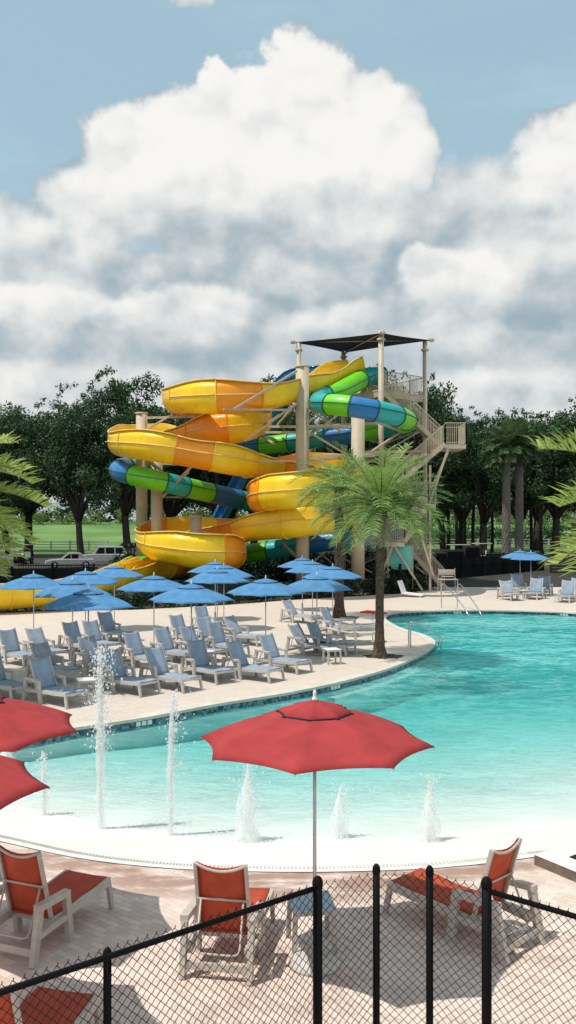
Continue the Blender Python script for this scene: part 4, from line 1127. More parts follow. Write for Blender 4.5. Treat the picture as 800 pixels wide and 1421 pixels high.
# closed tube
def tube_slide(root, path, mats, r, seclen, fl, secs=None):
    n_ = len(path); i = 0; si = 0; N = 20
    while i < n_-1:
        e = min(n_-1, i+seclen)
        if n_-1-e < 3: e = n_-1
        if secs: e = secs[si][1]
        mb = MB(); vs = []; seg = path[i:e+1]
        rr = [r]*len(seg)
        frames = []
        for j in range(i, e+1):
            t = (path[min(j+1,n_-1)]-path[max(j-1,0)]).normalized(); s = t.cross(Vector((0,0,1))).normalized(); u_ = s.cross(t); frames.append((path[j], t, s, u_))
        for rad_ in (r, r-0.04):
            for p_, t, s, u_ in frames: vs += [p_+(s*math.cos(2*PI*a/N)+u_*math.sin(2*PI*a/N))*rad_ for a in range(N)]
        K = len(frames)
        fs = [(j*N+a, j*N+(a+1)%N, (j+1)*N+(a+1)%N, (j+1)*N+a) for j in range(K-1) for a in range(N)]
        fs += [((K+j)*N+a, (K+j+1)*N+a, (K+j+1)*N+(a+1)%N, (K+j)*N+(a+1)%N) for j in range(K-1) for a in range(N)]
        mb.add(vs, fs, 0, True)
        so_ = mb.build('tube_section', mats[secs[si][2]] if secs else mats[si % len(mats)], root)
        fb = MB()
        p_, t, s, u_ = frames[0]
        for w0, w1 in ((-0.04,0.04),):
            vs = [p_+t*w+(s*math.cos(2*PI*a/N)+u_*math.sin(2*PI*a/N))*q for (w, q) in ((w0,r),(w0,r+0.06),(w1,r+0.06),(w1,r)) for a in range(N)]
            fb.add(vs, [(j*N+a, j*N+(a+1)%N, (j+1)*N+(a+1)%N, (j+1)*N+a) for j in range(3) for a in range(N)])
        for sg_ in (-1, 1):
            for (p1,t1,s1,u1),(p2,t2,s2,u2) in zip(frames, frames[1:]):
                fb.bar(p1+s1*sg_*(r+0.02)+u1*0.10, p2+s2*sg_*(r+0.02)+u2*0.10, 0.09, 0.035)
        fb.build('flange', fl, so_)
        i = e; si += 1
gp = [(530,522,71),(510,523,70),(492,532,68),(468,545,66),(446,553,65),(446,560,62.5),(470,562,61),(500,566,60.5),(535,573,61),(558,580,63),(566,586,67),(548,592,70),(522,597,71),(480,604,71.5),
      (430,610,72),(385,616,73),(340,620,74),(290,628,75),(230,636,75),(190,644,73),(166,650,69),(172,656,65),(205,664,63.5),(240,672,64),(270,679,65.5),(310,688,67.5),(350,697,70),(400,708,73),(460,720,74.5),
      (520,732,73),(545,738,70.5),(530,742,67.5),(490,748,66.5),(450,752,67),(400,760,68),(350,768,69),(300,776,71),(250,780,71),(205,784,68),(180,789,64)]
root = empty('tube_water_slide', (P(300,0,68).x, 68, 0)); tag(root, 'closed tube water slide in lime, teal and blue bands winding through the yellow slide', 'water slide')
gcol = 'TTLLTTLBTLLTLBTLBBTLBBLTLBTTBLTBBBTLLLLL'
path, secs = colour_path([P(*q) for q in gp], gcol, 0.42, 8)
path = [q - root.location for q in path]
tube_slide(root, path, {'T': M['teal'], 'L': M['lime'], 'B': M['sblue']}, 0.72, 7, M['flange'], secs)
# blue chute behind
bp_ = [(478,520,73),(440,528,73),(405,533,74),(392,548,75),(388,575,75),(370,615,75),(345,660,74),(322,705,73),(300,745,72),(270,775,71)]
root = empty('blue_water_slide', (P(390,0,74).x, 74, 0)); tag(root, 'dark blue steep open chute glimpsed behind the other slides', 'water slide')
path = [q - root.location for q in resample(catmull([P(*q) for q in bp_], 0.3), 0.42)]
flume(root, path, [M['sblue']], R=0.62, wl=0.2, wh=0.5, seclen=10, fl=M['sblue'])
# lime ramp beside the yellow exit
trough('slide_runout', [P(196,788,66), P(182,796,64), P(170,808,61.5), P(162,815,59.5)], 0.6, M['lime'], M['lime'], 'short lime green slide exit left of the yellow ramp')

# slide support columns
def column(u, v_top, Y, r, label):
    p_ = P(u, v_top, Y); root = empty('slide_column', (p_.x, Y, 0)); tag(root, label, 'column', 'tan slide support columns')
    mb = MB(); mb.tube([(0,0,0),(0,0,p_.z)], r, 24); mb.build('shaft', M['tan2'], root)
    mb = MB(); mb.lathe([(r+0.03,p_.z-0.12),(r+0.05,p_.z-0.1),(r+0.05,p_.z+0.02),(0,p_.z+0.05)], 24); mb.lathe([(0,0.0),(r+0.3,0.0),(r+0.3,0.12),(r+0.01,0.14)],24); mb.build('cap_plate', M['tan2'], root)
    return Vector((p_.x, Y, 0)), p_.z
ca = column(420,508,63.5,0.47,'tallest tan column in the middle, rising to the top of the slide')
cb = column(497,573,64,0.48,'tan column right of the middle one, under the tube slide and behind the palm crown')
cc_ = column(218,629,66,0.43,'shorter tan column on the left supporting the second yellow loop')
cd = column(197,573,69.5,0.44,'tall tan column furthest left, behind the lime tube bend')
ce = column(272,716,65,0.42,'short tan column inside the lowest yellow loop')
# bracing arms that hang the slides on the columns
root = empty('slide_bracing', (P(420,0,66).x, 66, 0)); tag(root, 'tan steel arms and diagonal braces carrying the slides', 'steel bracing')
off = root.location
for (a, b2, w_) in (((412,515,62.8),(325,568,59.6),.14),((412,560,62.8),(340,612,62.8),.14),((405,569,62.9),(310,568,59.7),.14),((410,592,62.9),(350,592,67),.16),((412,640,62.9),(360,640,63),.12),((412,560,62.8),(350,602,67),.12),((420,600,63.5),(330,600,66),.16),((420,592,63.5),(497,592,64),.16),
        ((497,575,64),(560,600,68),.16),((497,628,64),(590,626,70),.2),((420,640,63.5),(520,632,64),.2),((497,640,64),(430,600,64),.14),((497,640,64),(570,590,70),.14),
        ((226,690,65.4),(268,645,61.2),.14),((226,655,65.4),(200,632,61.6),.13),((226,640,65.4),(275,648,61.4),.12),((197,580,69.5),(270,578,66),.16),((197,642,69.5),(280,645,66),.2),((218,690,66),(262,655,63),.14),((218,650,66),(200,634,63.5),.16),
        ((232,690,66),(262,690,68),.12),((420,560,63.5),(445,530,66),.16),((420,560,63.5),(475,600,67),.12),((420,612,63.5),(470,575,66),.12),((420,720,63.5),(380,742,63),.2),((420,720,63.5),(470,735,64),.2),
        ((272,735,65),(230,760,66),.18),((272,735,65),(330,752,66),.18),((420,780,63.5),(390,752,68),.16),((420,680,63.5),(372,705,62),.2),((420,690,63.5),(470,690,64),.2),((497,700,64),(455,725,67),.16),
        ((380,615,63.5),(350,598,70),.12),((420,550,63.5),(385,590,72),.14),((197,600,69.5),(240,575,66),.12)):
    mb = MB(); mb.bar(P(*a)-off, P(*b2)-off, w_, w_); mb.build('brace', M['tan'], root)

# ------------------------------------------------------------------ tower
TY = 71.0
root = empty('slide_tower', (P(545,0,TY).x, TY, 0)); tag(root, 'tall tan steel slide tower with top platform and zigzag stairs', 'slide tower')
off = root.location.copy()
def TP(u, v, Y): return P(u, v, Y) - off
corner = {'L': (415,474,70.5), 'N': (529,459,67.5), 'R': (590,474,71), 'B': (477,484,74)}
for k_, (u, v, Y) in corner.items():
    mb = MB(); t = TP(u, v, Y); b0 = Vector((t.x, t.y, 0)); r = 0.21 if k_ == 'N' else 0.18
    mb.tube([b0, t], r, 16); mb.lathe([(r+0.1,-0.75),(r+0.12,-0.7),(r+0.12,-0.6),(r+0.02,-0.58)], 16, t); mb.build('post', M['tan'], root)
# platform
zd = TP(560,546,70).z
def slab(mb, pts, z0, z1, mi=0):
    n_ = len(pts); vs = [(x, y, z0) for x, y in pts] + [(x, y, z1) for x, y in pts]
    mb.add(vs, [list(range(n_))[::-1], list(range(n_, 2*n_))] + [(i, (i+1) % n_, n_+(i+1) % n_, n_+i) for i in range(n_)], mi)
cN, cR, cB, cL = (TP(529,0,67.6).xy, TP(589,0,71).xy, TP(530,0,76).xy, TP(470,0,72.3).xy)
plat = [tuple(cN), tuple(cR), tuple(cB), tuple(cL)]
mb = MB(); slab(mb, plat, zd-0.55, zd-0.12); slab(mb, [(x*1.01, y*1.01) for x, y in plat], zd-0.12, zd); mb.build('platform', M['tan'], root)
def railing(a, b2, h=1.15, gap=0.13, parent=root, name='railing', r=0.035, mid=True):
    a = Vector(a); b2 = Vector(b2); mb = MB(); U = Vector((0,0,1))
    mb.bar(a+U*h, b2+U*h, 0.06, 0.06); mb.bar(a+U*0.1, b2+U*0.1, 0.05, 0.05)
    L = (b2-a).length; np_ = max(1, int(L/1.5))
    for i in range(np_+1): q = a.lerp(b2, i/np_); mb.bar(q, q+U*h, 0.07, 0.07)
    k = int(L/gap)
    for i in range(1, k): q = a.lerp(b2, i/k); mb.bar(q+U*0.1, q+U*h, 0.032, 0.032)
    return mb.build(name, M['tan'], parent)
p3 = [Vector((x, y, zd)) for x, y in plat]
for i in (0, 1, 2): railing(p3[i], p3[(i+1) % 4], 1.4, 0.16)
mb = MB()
for v_ in (592, 634, 690, 745):       # horizontal ring beams between the posts
    z = P(545, v_, 70).z
    pts = [Vector((TP(*corner[k_]).x, TP(*corner[k_]).y, z)) for k_ in ('L','N','R','B')]
    for i in range(4): mb.bar(pts[i], pts[(i+1) % 4], 0.16, 0.22)
zs = [P(545, v_, 70).z for v_ in (548, 592, 634, 690, 745, 798)]
for j in range(len(zs)-1):
    ks = ('N','R','B','L','N')
    for i in range(4):
        a = TP(*corner[ks[i]]); b2 = TP(*corner[ks[i+1]])
        if i != 3: mb.bar((a.x,a.y,zs[j+1]), (b2.x,b2.y,zs[j]), 0.11, 0.11)
        if j >= 3 or i in (1, 2): mb.bar((a.x,a.y,zs[j]), (b2.x,b2.y,zs[j+1]), 0.11, 0.11)
mb.build('frame_beams', M['tan'], root)
# stairs
def flight(a, b2, w_=1.3, wdir=(0,1,0)):
    """sloping flight from a (top) to b2 (bottom) with treads, stringers and railings"""
    a = Vector(a); b2 = Vector(b2); wd = Vector(wdir)*w_; mb = MB()
    for s in (0, 1): mb.bar(a+wd*s, b2+wd*s, 0.08, 0.32)
    n_ = max(3, int((a.z-b2.z)/0.19))
    for i in range(n_):
        q = a.lerp(b2, (i+0.5)/n_) + wd*0.5; mb.box(q+Vector((0,0,0.08)), (0.30, w_, 0.05))
    f = mb.build('stair_flight', M['tan'], root)
    for s in (0, 1): railing(a+wd*s, b2+wd*s, 1.45, 0.16, f, 'stair_railing')
def landing(x0, x1, y0, y1, z, sides):
    mb = MB(); slab(mb, [(x0,y0),(x1,y0),(x1,y1),(x0,y1)], z-0.35, z); l_ = mb.build('landing', M['tan'], root)
    cs = {'n': ((x0,y0,z),(x1,y0,z)), 'r': ((x1,y0,z),(x1,y1,z)), 'f': ((x0,y1,z),(x1,y1,z)), 'l': ((x0,y0,z),(x0,y1,z))}
    for s in sides: railing(*cs[s], 1.55, 0.13, l_, 'landing_railing')
yf, yb = 66.3-off.y, 68.0-off.y
XR0, XR1 = TP(618,0,66.3).x, TP(647,0,66.3).x
z1 = TP(618,616,66.3).z
landing(XR0, XR1, yf, yb+1.4, z1, 'nrf')
flight((TP(528,0,68).x, yb, zd), (XR0, yb, z1))                        # platform down to the right landing
XM = TP(562,0,66.3).x; z2 = TP(562,664,66.3).z
flight((XR0, yf, z1), (XM, yf, z2))
landing(XM-1.5, XM, yf, yb+1.4, z2, 'nlf')
z3 = TP(600,700,68).z; flight((XM, yb, z2), (TP(590,0,68).x, yb, z3)); landing(TP(590,0,68).x, TP(600,0,68).x, yf, yb+1.4, z3, 'n')
z4 = TP(560,752,66.3).z; flight((TP(590,0,68).x, yf, z3), (XM, yf, z4)); landing(XM-1.5, XM, yf, yb+1.4, z4, 'nlf')
flight((XM, yb, z4), (XM+3.2, yb, 0.15))
mb = MB()
for (a, b2) in (((TP(620,0,67).x, yf+0.1, z1-0.35),(TP(596,0,67).x, yf+0.1, z1-4.2)), ((TP(630,0,67).x, yb+1.2, z1-0.35),(TP(596,0,67).x, yb+1.2, z1-4.2)),
        ((TP(596,0,67).x, yf+0.3, z2+1),(TP(596,0,67).x, yf+0.3, 0)), ((XM-1.2, yf+0.3, z2-0.3),(XM-1.2, yf+0.3, 0)), ((XM-1.2, yb+1.2, z2-0.3),(XM-1.2, yb+1.2, 0)),
        ((TP(545,0,67).x, yf+.2, z4-0.2),(TP(520,0,67).x, yf+.2, 0.1)), ((TP(545,0,67).x, yf+.2, z4-0.2),(TP(585,0,67).x, yf+.2, 0.1)), ((TP(580,0,67).x, yf+.2, z4+1),(TP(600,0,67).x, yf+.2, 1.2))):
    mb.bar(a, b2, 0.16, 0.16)
mb.build('stair_supports', M['tan'], root)
# start tubs on the platform
mb = MB()
# shade sail roof
rr = empty('shade_canopy', (off.x, off.y, 0)); tag(rr, 'dark navy fabric shade canopy on top of the slide tower', 'shade canopy')
cs = [P(407,475,70.5)-off, P(531,462,67)-off, P(599,472,71)-off, P(479,489,74.5)-off]
cen_ = sum(cs, Vector())/4 + Vector((0,0,0.75))
mb = MB(); NN = 12; vs = []
for j in range(NN+1):
    for i in range(NN+1):
        fx, fy = i/NN, j/NN
        q = cs[0].lerp(cs[1], fx).lerp(cs[3].lerp(cs[2], fx), fy)
        up_ = math.sin(PI*fx)*math.sin(PI*fy)
        bow = 0.06*(4*fx*(1-fx))*(1-4*fy*(1-fy)) + 0.06*(4*fy*(1-fy))*(1-4*fx*(1-fx))
        ctr = sum(cs, Vector())/4; q = q.lerp(Vector((ctr.x, ctr.y, q.z)), bow)
        vs.append(q + Vector((0,0,up_*0.12)))
k = NN+1; mb.add(vs, [(j*k+i, j*k+i+1, (j+1)*k+i+1, (j+1)*k+i) for j in range(NN) for i in range(NN)], 0, True)
o = mb.build('canopy_fabric', M['navy'], rr); sd = o.modifiers.new('t', 'SOLIDIFY'); sd.thickness = 0.03
mb = MB()
for i in range(4): mb.tube([cs[i] + Vector((0,0,-0.1)), cs[i].lerp(cs[(i+1) % 4], 0.0)+Vector((0,0,0.12))], 0.16, 8); mb.box(cs[i], (0.4,0.4,0.14))
mb.tube([cs[0], cs[2]], 0.05, 6); mb.tube([cs[1], cs[3]], 0.05, 6)
mb.build('corner_bracket', M['tan'], rr)
# teal panel with a frame
q = P(557,774,66.9); root = empty('teal_panel', (q.x, 66.9, 0)); tag(root, 'teal rectangular panel standing between the tower legs', 'panel')
mb = MB(); mb.box((0,0,q.z), (1.62,0.06,1.75), bev=0.01); mb.build('board', M['tealpanel'], root)
mb = MB()
for s in (-1,1): mb.box((s*0.86,0,q.z/2+0.5), (0.08,0.09,q.z+0.85))
mb.build('frame', M['tan'], root)

# ------------------------------------------------------------------ fences, cars, small things at the back
def rail_fence(p0, p1, h, nr, m_, label, name, sp=2.4, slat=0.13, pw=0.13):
    root = empty(name, p0); tag(root, label, 'fence'); d = Vector(p1)-Vector(p0); L = d.length; n_ = int(L/sp); mb = MB()
    for r_ in range(nr):
        z = h*(0.35+0.6*r_/(nr-1)); mb.bar(Vector((0,0,z)), d+Vector((0,0,z)), 0.04, slat)
    mb.build('rails', m_, root)
    for i in range(n_+1):
        q = d*(i/n_); mb = MB(); mb.box(q+Vector((0,0,h/2)), (pw,pw,h+0.1)); mb.box(q+Vector((0,0,h+0.07)), (pw*1.3,pw*1.3,0.05)); mb.build('post', m_, root)
z_ = 0.94
rail_fence((P(-60,0,135).x,135,z_), (P(150,0,135).x,135,z_), 1.3, 3, M['fencewhite'], 'white three-rail fence along the grass field on the left', 'rail_fence', 2.8, 0.14, 0.2)
rail_fence((P(590,0,145).x,145,z_), (P(860,0,145).x,145,z_), 1.5, 3, M['fencewhite'], 'white three-rail fence behind the thin trunks on the right', 'rail_fence', 2.8, 0.14, 0.2)
def black_fence(p0, p1, h, label, gap=0.16):
    root = empty('black_fence', p0); tag(root, label, 'fence', 'black metal fences behind the deck'); d = Vector(p1)-Vector(p0); L = d.length
    mb = MB()
    for z in (0.12, h*0.55, h-0.06): mb.bar(Vector((0,0,z)), d+Vector((0,0,z)), 0.045, 0.06)
    k = int(L/gap)
    for i in range(k): q = d*(i/k); mb.bar(q, q+Vector((0,0,h)), 0.03, 0.03)
    mb.build('pickets', M['black'], root)
    mb = MB(); nn_ = Vector((-d.y, d.x, 0)).normalized()*0.06
    mb.add([nn_+Vector((0,0,0.15)), nn_+d+Vector((0,0,0.15)), nn_+d+Vector((0,0,h-0.25)), nn_+Vector((0,0,h-0.25)), nn_*1.3+Vector((0,0,0.15)), nn_*1.3+d+Vector((0,0,0.15)), nn_*1.3+d+Vector((0,0,h-0.25)), nn_*1.3+Vector((0,0,h-0.25))],
           [(0,1,2,3),(7,6,5,4),(0,4,5,1),(3,2,6,7)]); mb.build('windscreen_cloth', M['screen'], root)
    n_ = int(L/2.4)
    for i in range(n_+1): q = d*(i/n_); mb = MB(); mb.box(q+Vector((0,0,h/2+0.04)), (0.1,0.1,h+0.08)); mb.build('post', M['black'], root)
black_fence((-36,57,0), (-12.5,58,0), 2.4, 'black metal fence in front of the parked white cars')
black_fence((12.6,75.5,0.2), (23.4,82.5,0.3), 2.1, 'black metal fence behind the far deck, left of the dark slatted wall', 0.12)
# dark slatted wall at right
root = empty('slatted_wall', (23.5,80.5,0)); tag(root, 'dark maroon slatted wall behind the far right loungers', 'wall')
mb = MB()
for i in range(11): mb.box((5.5,0,0.15+i*0.26), (11,0.06,0.19))
mb.build('slats', M['maroon'], root)
for i in range(6): mb = MB(); mb.box((i*2.2,0.08,1.5), (0.14,0.14,3.0)); mb.build('post', M['maroon'], root)
# dark parasol-less shelters: low dark equipment boxes behind the right fence
def equip(u, Y, w_, h, label):
    root = empty('utility_cabinet', (P(u,0,Y).x, Y, 0.8)); tag(root, label, 'cabinet', 'dark cabinets behind the right fence')
    mb = MB(); mb.box((0,0,h/2), (w_,0.8,h), bev=0.03); mb.build('housing', M['maroon'], root)
    mb = MB(); mb.box((0,-0.42,h*0.5), (w_*0.8,0.03,h*0.8)); mb.build('door', M['black'], root)
equip(628,86,2.4,1.7,'dark cabinet behind the black fence below the golf cart'); equip(655,87,1.6,2.1,'taller dark cabinet behind the black fence, right of the golf cart'); equip(612,85,1.2,1.5,'narrow dark cabinet next to the tower foot')
# cars
def car(loc, rz, L, Hh, label, suv=True, name='parked_car'):
    root = empty(name, loc, rz); tag(root, label, 'car', 'vehicles parked behind the slides'); W = 1.85
    def ext(mb, prof, w_, mi=0, inset=0.0):
        n_ = len(prof); vs = [(x, -w_/2, z) for x, z in prof] + [(x, w_/2, z) for x, z in prof]
        mb.add(vs, [list(range(n_)), list(range(n_, 2*n_))[::-1]] + [(i, n_+i, n_+(i+1) % n_, (i+1) % n_) for i in range(n_)], mi)
    hb = Hh*0.56
    mb = MB(); ext(mb, [(-L/2,0.35),(-L/2-0.02,0.6),(-L/2+0.06,hb-0.12),(-L/2+0.35,hb-0.02),(-L*0.20,hb+0.06),(L*0.46,hb+0.04),(L/2,hb-0.2),(L/2,0.35)], W)
    if suv: gp_ = [(-L*0.20,hb+0.04),(-L*0.07,Hh),(L*0.40,Hh-0.02),(L*0.475,hb+0.02)]
    else: gp_ = [(-L*0.20,hb+0.04),(-L*0.03,Hh),(L*0.20,Hh-0.02),(L*0.36,hb+0.04)]
    ext(mb, gp_, W*0.86); body = mb.build('body', M['carwhite'], root); bv_ = body.modifiers.new('b','BEVEL'); bv_.width = 0.05; bv_.segments = 2
    cx_ = sum(x for x, z in gp_)/4
    for s in (-1, 1):
        x0_, x1_ = gp_[0][0], gp_[3][0]
        for a, b2 in ((0.10,0.36),(0.40,0.64),(0.68,0.90)):
            xa, xb = x0_+(x1_-x0_)*a, x0_+(x1_-x0_)*b2; zt = Hh-0.14; zb = hb+0.1
            ta = max(xa, gp_[1][0]-0.02+0.06) if a < 0.3 else xa; tb2 = min(xb, gp_[2][0]-0.04)
            if tb2-ta < 0.1: continue
            mb = MB(); y = s*(W*0.43+0.006); mb.add([(xa,y,zb),(xb,y,zb),(tb2,y,zt),(ta,y,zt)], [(0,1,2,3)]); mb.build('window', M['carglass'], root)
    mb = MB(); a, b2 = Vector((*gp_[0],0)), Vector((*gp_[1],0)); y = W*0.38
    p0_, p1_ = a.lerp(b2,0.15), a.lerp(b2,0.88); o_ = -0.03
    mb.add([(p0_.x+o_,-y,p0_.y+0.02),(p0_.x+o_,y,p0_.y+0.02),(p1_.x+o_,y,p1_.y+0.02),(p1_.x+o_,-y,p1_.y+0.02)], [(0,1,2,3)]); mb.build('windscreen', M['carglass'], root)
    for sx in (-0.32, 0.31):
        for s in (-1, 1):
            mb = MB(); c_ = Vector((sx*L, s*(W/2-0.10), 0.35)); N = 20
            vs = [c_+Vector((math.cos(2*PI*i/N)*r_, yy_, math.sin(2*PI*i/N)*r_)) for r_, yy_ in ((0.0,s*0.13),(0.2,s*0.13),(0.34,s*0.12),(0.36,0.0),(0.34,-s*0.1)) for i in range(N)]
            mb.add(vs, [(j*N+i, j*N+(i+1)%N, (j+1)*N+(i+1)%N, (j+1)*N+i) for j in range(4) for i in range(N)], 0, True); wh = mb.build('wheel', M['tyre'], root)
            mb = MB(); vs = [c_+Vector((math.cos(2*PI*i/N)*0.2, s*0.137, math.sin(2*PI*i/N)*0.2)) for i in range(N)]; mb.add(vs, [list(range(N))]); mb.build('rim', M['alu'], wh)
    for s in (-1, 1):
        mb = MB(); mb.box((-L/2+0.02, s*W*0.36, hb-0.28), (0.1,0.32,0.16), bev=0.02); mb.build('headlight', M['white'], root)
car((P(143,0,88).x, 88, 0.94), rad(8), 4.9, 1.85, 'white four-door SUV parked in front of the forked oak')
car((P(98,0,84).x, 84, 0.85), rad(14), 4.5, 1.45, 'low white car parked left of the white SUV', suv=False)
car((P(8,0,92).x, 92, 0.94), rad(4), 4.4, 1.5, 'pale car at the left picture edge behind the fence', suv=False)
car((P(175,0,112).x, 112, 0.94), rad(0), 4.6, 1.7, 'white vehicle far back between the trunks near the left column')
def cart(loc, rz, label):
    root = empty('golf_cart', loc, rz); tag(root, label, 'golf cart', 'golf carts'); mb = MB()
    mb.box((0,0,0.42), (2.3,1.1,0.3), bev=0.06); mb.box((-0.9,0,0.75), (0.5,1.05,0.4), bev=0.1); mb.build('body', M['black'], root)
    mb = MB(); mb.box((0.1,0,1.93), (2.1,1.2,0.09), bev=0.04); mb.build('roof', M['carwhite'], root)
    mb = MB(); mb.box((0.25,0,0.68), (0.55,1.0,0.16), bev=0.05); mb.box((0.5,0,0.98), (0.14,1.0,0.5), bev=0.05); mb.build('seat', M['white'], root)
    for sx in (-0.85,0.95):
        for s in (-1,1): mb = MB(); mb.bar((sx,s*0.5,0.5),(sx+0.05,s*0.52,1.9),0.04,0.04); mb.build('roof_post', M['black'], root)
    for sx in (-0.8,0.75):
        for s in (-1,1): mb = MB(); mb.tube([(sx,s*0.42,0.24),(sx,s*0.58,0.24)], 0.24, 14); mb.build('wheel', M['tyre'], root)
cart((P(634,0,90).x,90,0.94), rad(5), 'golf cart with white roof behind the black fence right of the tower')
cart((P(668,0,95).x,95,0.94), rad(-12), 'golf cart with white roof below the spreading oak on the right')
cart((P(33,0,90).x,90,0.94), rad(80), 'golf cart seen end-on at the left behind the leftmost umbrella')
# white folded chair on the deck (560-590,810-827)
q = G(570, 828); root = empty('white_chair', q, rad(-25)); root.scale = (1.25, 1.5, 1.35); tag(root, 'low white beach chair alone on the deck before the dark planting', 'chair')
mb = MB(); mb.bar((-0.35,0,0.18),(0.75,0,0.10),0.62,0.07); mb.build('seat', M['white'], root)
mb = MB(); mb.bar((-0.35,0,0.16),(-0.62,0,0.80),0.60,0.07,up=(1,0,0)); mb.build('backrest', M['white'], root)
for s in (-1,1): mb = MB(); mb.bar((-0.4,s*0.28,0.2),(-0.55,s*0.28,0),0.05,0.05); mb.bar((0.6,s*0.28,0.12),(0.65,s*0.28,0),0.05,0.05); mb.build('leg', M['frame_far'], root)
# lifeguard stand
q = G(622, 822); root = empty('lifeguard_stand', q, rad(5)); tag(root, 'small metal lifeguard stand behind the pool stair handrails', 'lifeguard stand')
mb = MB(); mb.box((0,0,0.95),(1.35,0.8,0.07),bev=0.01); mb.build('platform', M['frame'], root)
for sx in (-1,1):
    for sy in (-1,1): mb = MB(); mb.bar((sx*0.6,sy*0.35,1.75 if sy > 0 else 0.95),(sx*0.66,sy*0.4,0),0.05,0.05); mb.build('leg', M['frame'], root)
mb = MB(); mb.box((0,0.33,1.45),(1.2,0.05,0.4),bev=0.01); mb.box((0,0.1,1.15),(0.8,0.45,0.05)); mb.build('seat', M['frame'], root)
# handrails
def bent(pts, r=0.024, nm='rail', root=None):
    mb = MB(); mb.tube(catmull(pts, 0.08), r, 8); return mb.build(nm, M['steel'], root)
q1 = G(613, 843); root = empty('pool_handrail', q1); tag(root, 'pair of steel stair handrails at the far pool edge', 'handrail', 'steel pool handrails')
for k_, (u0, u1) in enumerate(((613,649),(635,667))):
    a = G(u0, 843.5) - q1; b2 = P(u1, 848.5, 50.5) - q1
    bent([a, a+Vector((0,0,0.55)), a+Vector((0,0,1.25)), a+Vector((0.12,-0.15,1.42)), a.lerp(b2,0.5)+Vector((0,0,0.85)), Vector((b2.x,b2.y,0.02)), Vector((b2.x+0.05,b2.y-0.1,-0.6))], 0.035, 'rail', root)
q1 = G(570, 899); root = empty('pool_handrail', q1); tag(root, 'curved steel grab rail at the tip of the lounger deck beside the big palm', 'handrail', 'steel pool handrails')
for dy in (0, 0.55):
    a = Vector((0,dy,0)); e = G(611,893) - q1
    bent([a, a+Vector((0,0,0.6)), a+Vector((0.03,0,0.93)), a+Vector((0.22,0,0.99)), Vector((e.x*0.6,dy+e.y*0.5,0.70)), Vector((e.x*0.97,dy+e.y*0.8,0.33)), Vector((e.x,dy+e.y*0.8,0.2)), Vector((e.x,dy+e.y*0.8,-0.6))], 0.030, 'rail', root)
q = G(519,893); root = empty('rescue_tube', (q.x, q.y+0.45, 0)); tag(root, 'red rescue tube lying on the flat loungers behind the big palm trunk', 'rescue tube')
mb = MB(); mb.tube([(-0.55,0,1.27),(-0.25,0,1.30),(0.25,0,1.26),(0.6,0,1.24)], [0.04,0.07,0.07,0.035], 10); mb.build('float', M['red'], root)
mb = MB(); mb.tube([(0,0,0),(0,0,1.25)], 0.02, 8); mb.build('stand', M['alu'], root)

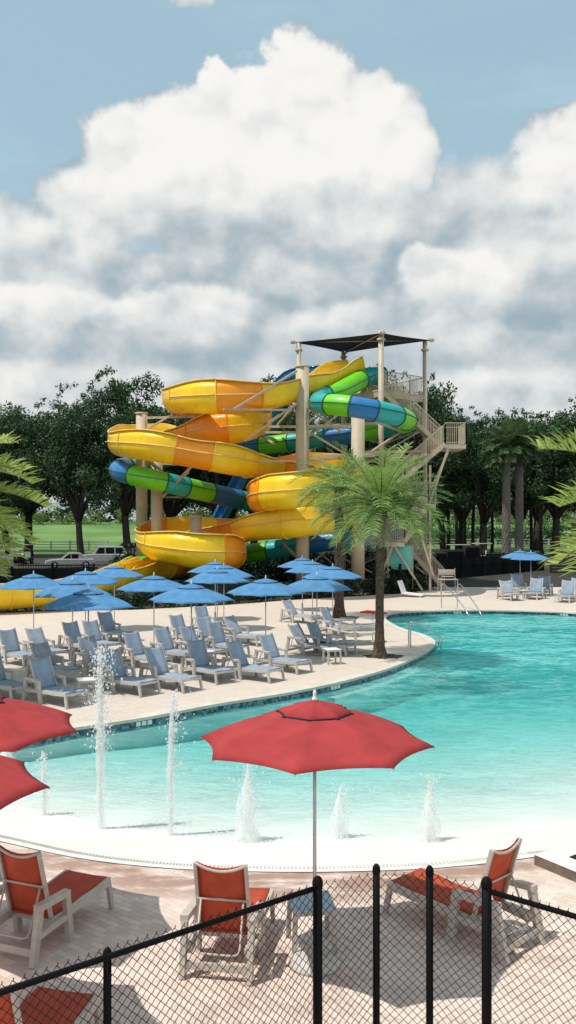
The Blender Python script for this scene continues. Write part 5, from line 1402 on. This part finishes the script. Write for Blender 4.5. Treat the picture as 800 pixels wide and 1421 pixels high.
# ------------------------------------------------------------------ water jets
def jet(u, v, h, wbase, label, seed, n_=700, splash=0, thin=False):
    rng = random.Random(seed); q = G(u, v, WL); root = empty('water_jet', (q.x, q.y, WL)); tag(root, label, 'water jet', 'water jets in the shallow pool')
    mb = MB()
    lean = rng.uniform(-0.05, 0.05)
    def drop(p_, s):
        a = s*rng.uniform(0.5, 1.3); b2 = s*rng.uniform(0.6, 2.0)
        mb.add([p_+Vector((0,0,b2)), p_+Vector((a,0,0)), p_+Vector((0,a,0)), p_+Vector((-a,0,0)), p_+Vector((0,-a,0)), p_-Vector((0,0,b2))],
               [(0,1,2),(0,2,3),(0,3,4),(0,4,1),(5,2,1),(5,3,2),(5,4,3),(5,1,4)], 0, True)
    for i in range(n_ if thin else n_//6):
        f = rng.random()**(0.8); z = h*f
        if thin: r_ = wbase*(0.16+0.10*abs(math.sin(f*11+seed))+0.25*f**3)
        else: r_ = wbase*(0.30+0.70*(1-f)**0.8)*(0.5 if f > 0.93 else 1)
        a = rng.uniform(0, 2*PI); rr = abs(rng.gauss(0, 0.45))*r_
        drop(Vector((lean*f+math.cos(a)*rr, math.sin(a)*rr, z)), rng.uniform(0.004, 0.013))
    for i in range(splash):
        f = rng.uniform(0.42, 1.02); a = rng.uniform(0, 2*PI); rr = abs(rng.gauss(0, 0.16))*(0.4+f*0.8)
        drop(Vector((lean+0.05+math.cos(a)*rr, math.sin(a)*rr, h*f)), rng.uniform(0.005, 0.020))
    tag(mb.build('droplets', M['spray'], root), kind='stuff')
    mb = MB(); K = 16; pts = []; rs = []
    for i in range(K):
        f = i/(K-1); pts.append((lean*f+0.012*math.sin(i*1.7+seed), 0.012*math.cos(i*2.1), h*f*0.97))
        rs.append((wbase*0.07*(1+0.4*math.sin(i*2.3+seed)) if thin else wbase*(0.08+0.08*(1-f))*(1+0.25*math.sin(i*1.9+seed)))*(1-f**6*0.8))
    mb.tube(pts, rs, 10); mb.build('water_core', M['mist'] if not thin else M['spray'], root)
    mb = MB()
    for q_ in range(3 if not thin else 2):
        k_ = (0.35, 0.65, 1.0)[q_]*(0.5 if thin else 0.55); prof_ = []
        for i in range(15):
            f = i/14; prof_.append((max(0.004, wbase*k_*((1-f)**0.7*0.6+0.40)*(1+0.15*math.sin(f*9+seed+q_*2))*(1-f**8)), h*f*(0.98-0.1*q_)))
        mb.lathe(prof_, 18)
    mb.build('mist', M['mist'], root)
    # foam ring where it falls back
    mb = MB()
    for i in range(420):
        a = rng.uniform(0, 2*PI); rr = abs(rng.gauss(0, 0.6))*wbase*1.6; z = rng.uniform(0.0, 0.03)
        p_ = Vector((math.cos(a)*rr, math.sin(a)*rr, z)); s = rng.uniform(0.008, 0.022)
        mb.add([p_+Vector((s,0,0)), p_+Vector((0,s,0)), p_+Vector((-s,0,0)), p_+Vector((0,-s,0)), p_+Vector((0,0,s*0.7))], [(0,1,4),(1,2,4),(2,3,4),(3,0,4)])
    tag(mb.build('foam', M['spray'], root), kind='stuff')
jet(140,1152,3.10,0.30,'tallest water jet at the left with beads of spray bursting at its top', 1, 1500, 1000, True)
jet(237,1160,2.42,0.24,'second tall thin water jet, right of the tallest one', 2, 1300, 260, True)
jet(62,1132,1.15,0.28,'short thin water jet between the two left red umbrellas', 3, 700, 60, True)
jet(8,1090,0.95,0.50,'broad pale water jet at the left picture edge under the upper red umbrella', 4, 1600, 0)
jet(344,1168,1.32,0.44,'bushy water jet behind the left half of the middle red umbrella', 5, 2600, 120)
jet(472,1162,0.90,0.32,'shortest bushy water jet, right of the middle umbrella pole', 6, 1700, 60)
jet(597,1170,1.12,0.34,'bushy water jet furthest right', 7, 2100, 80)
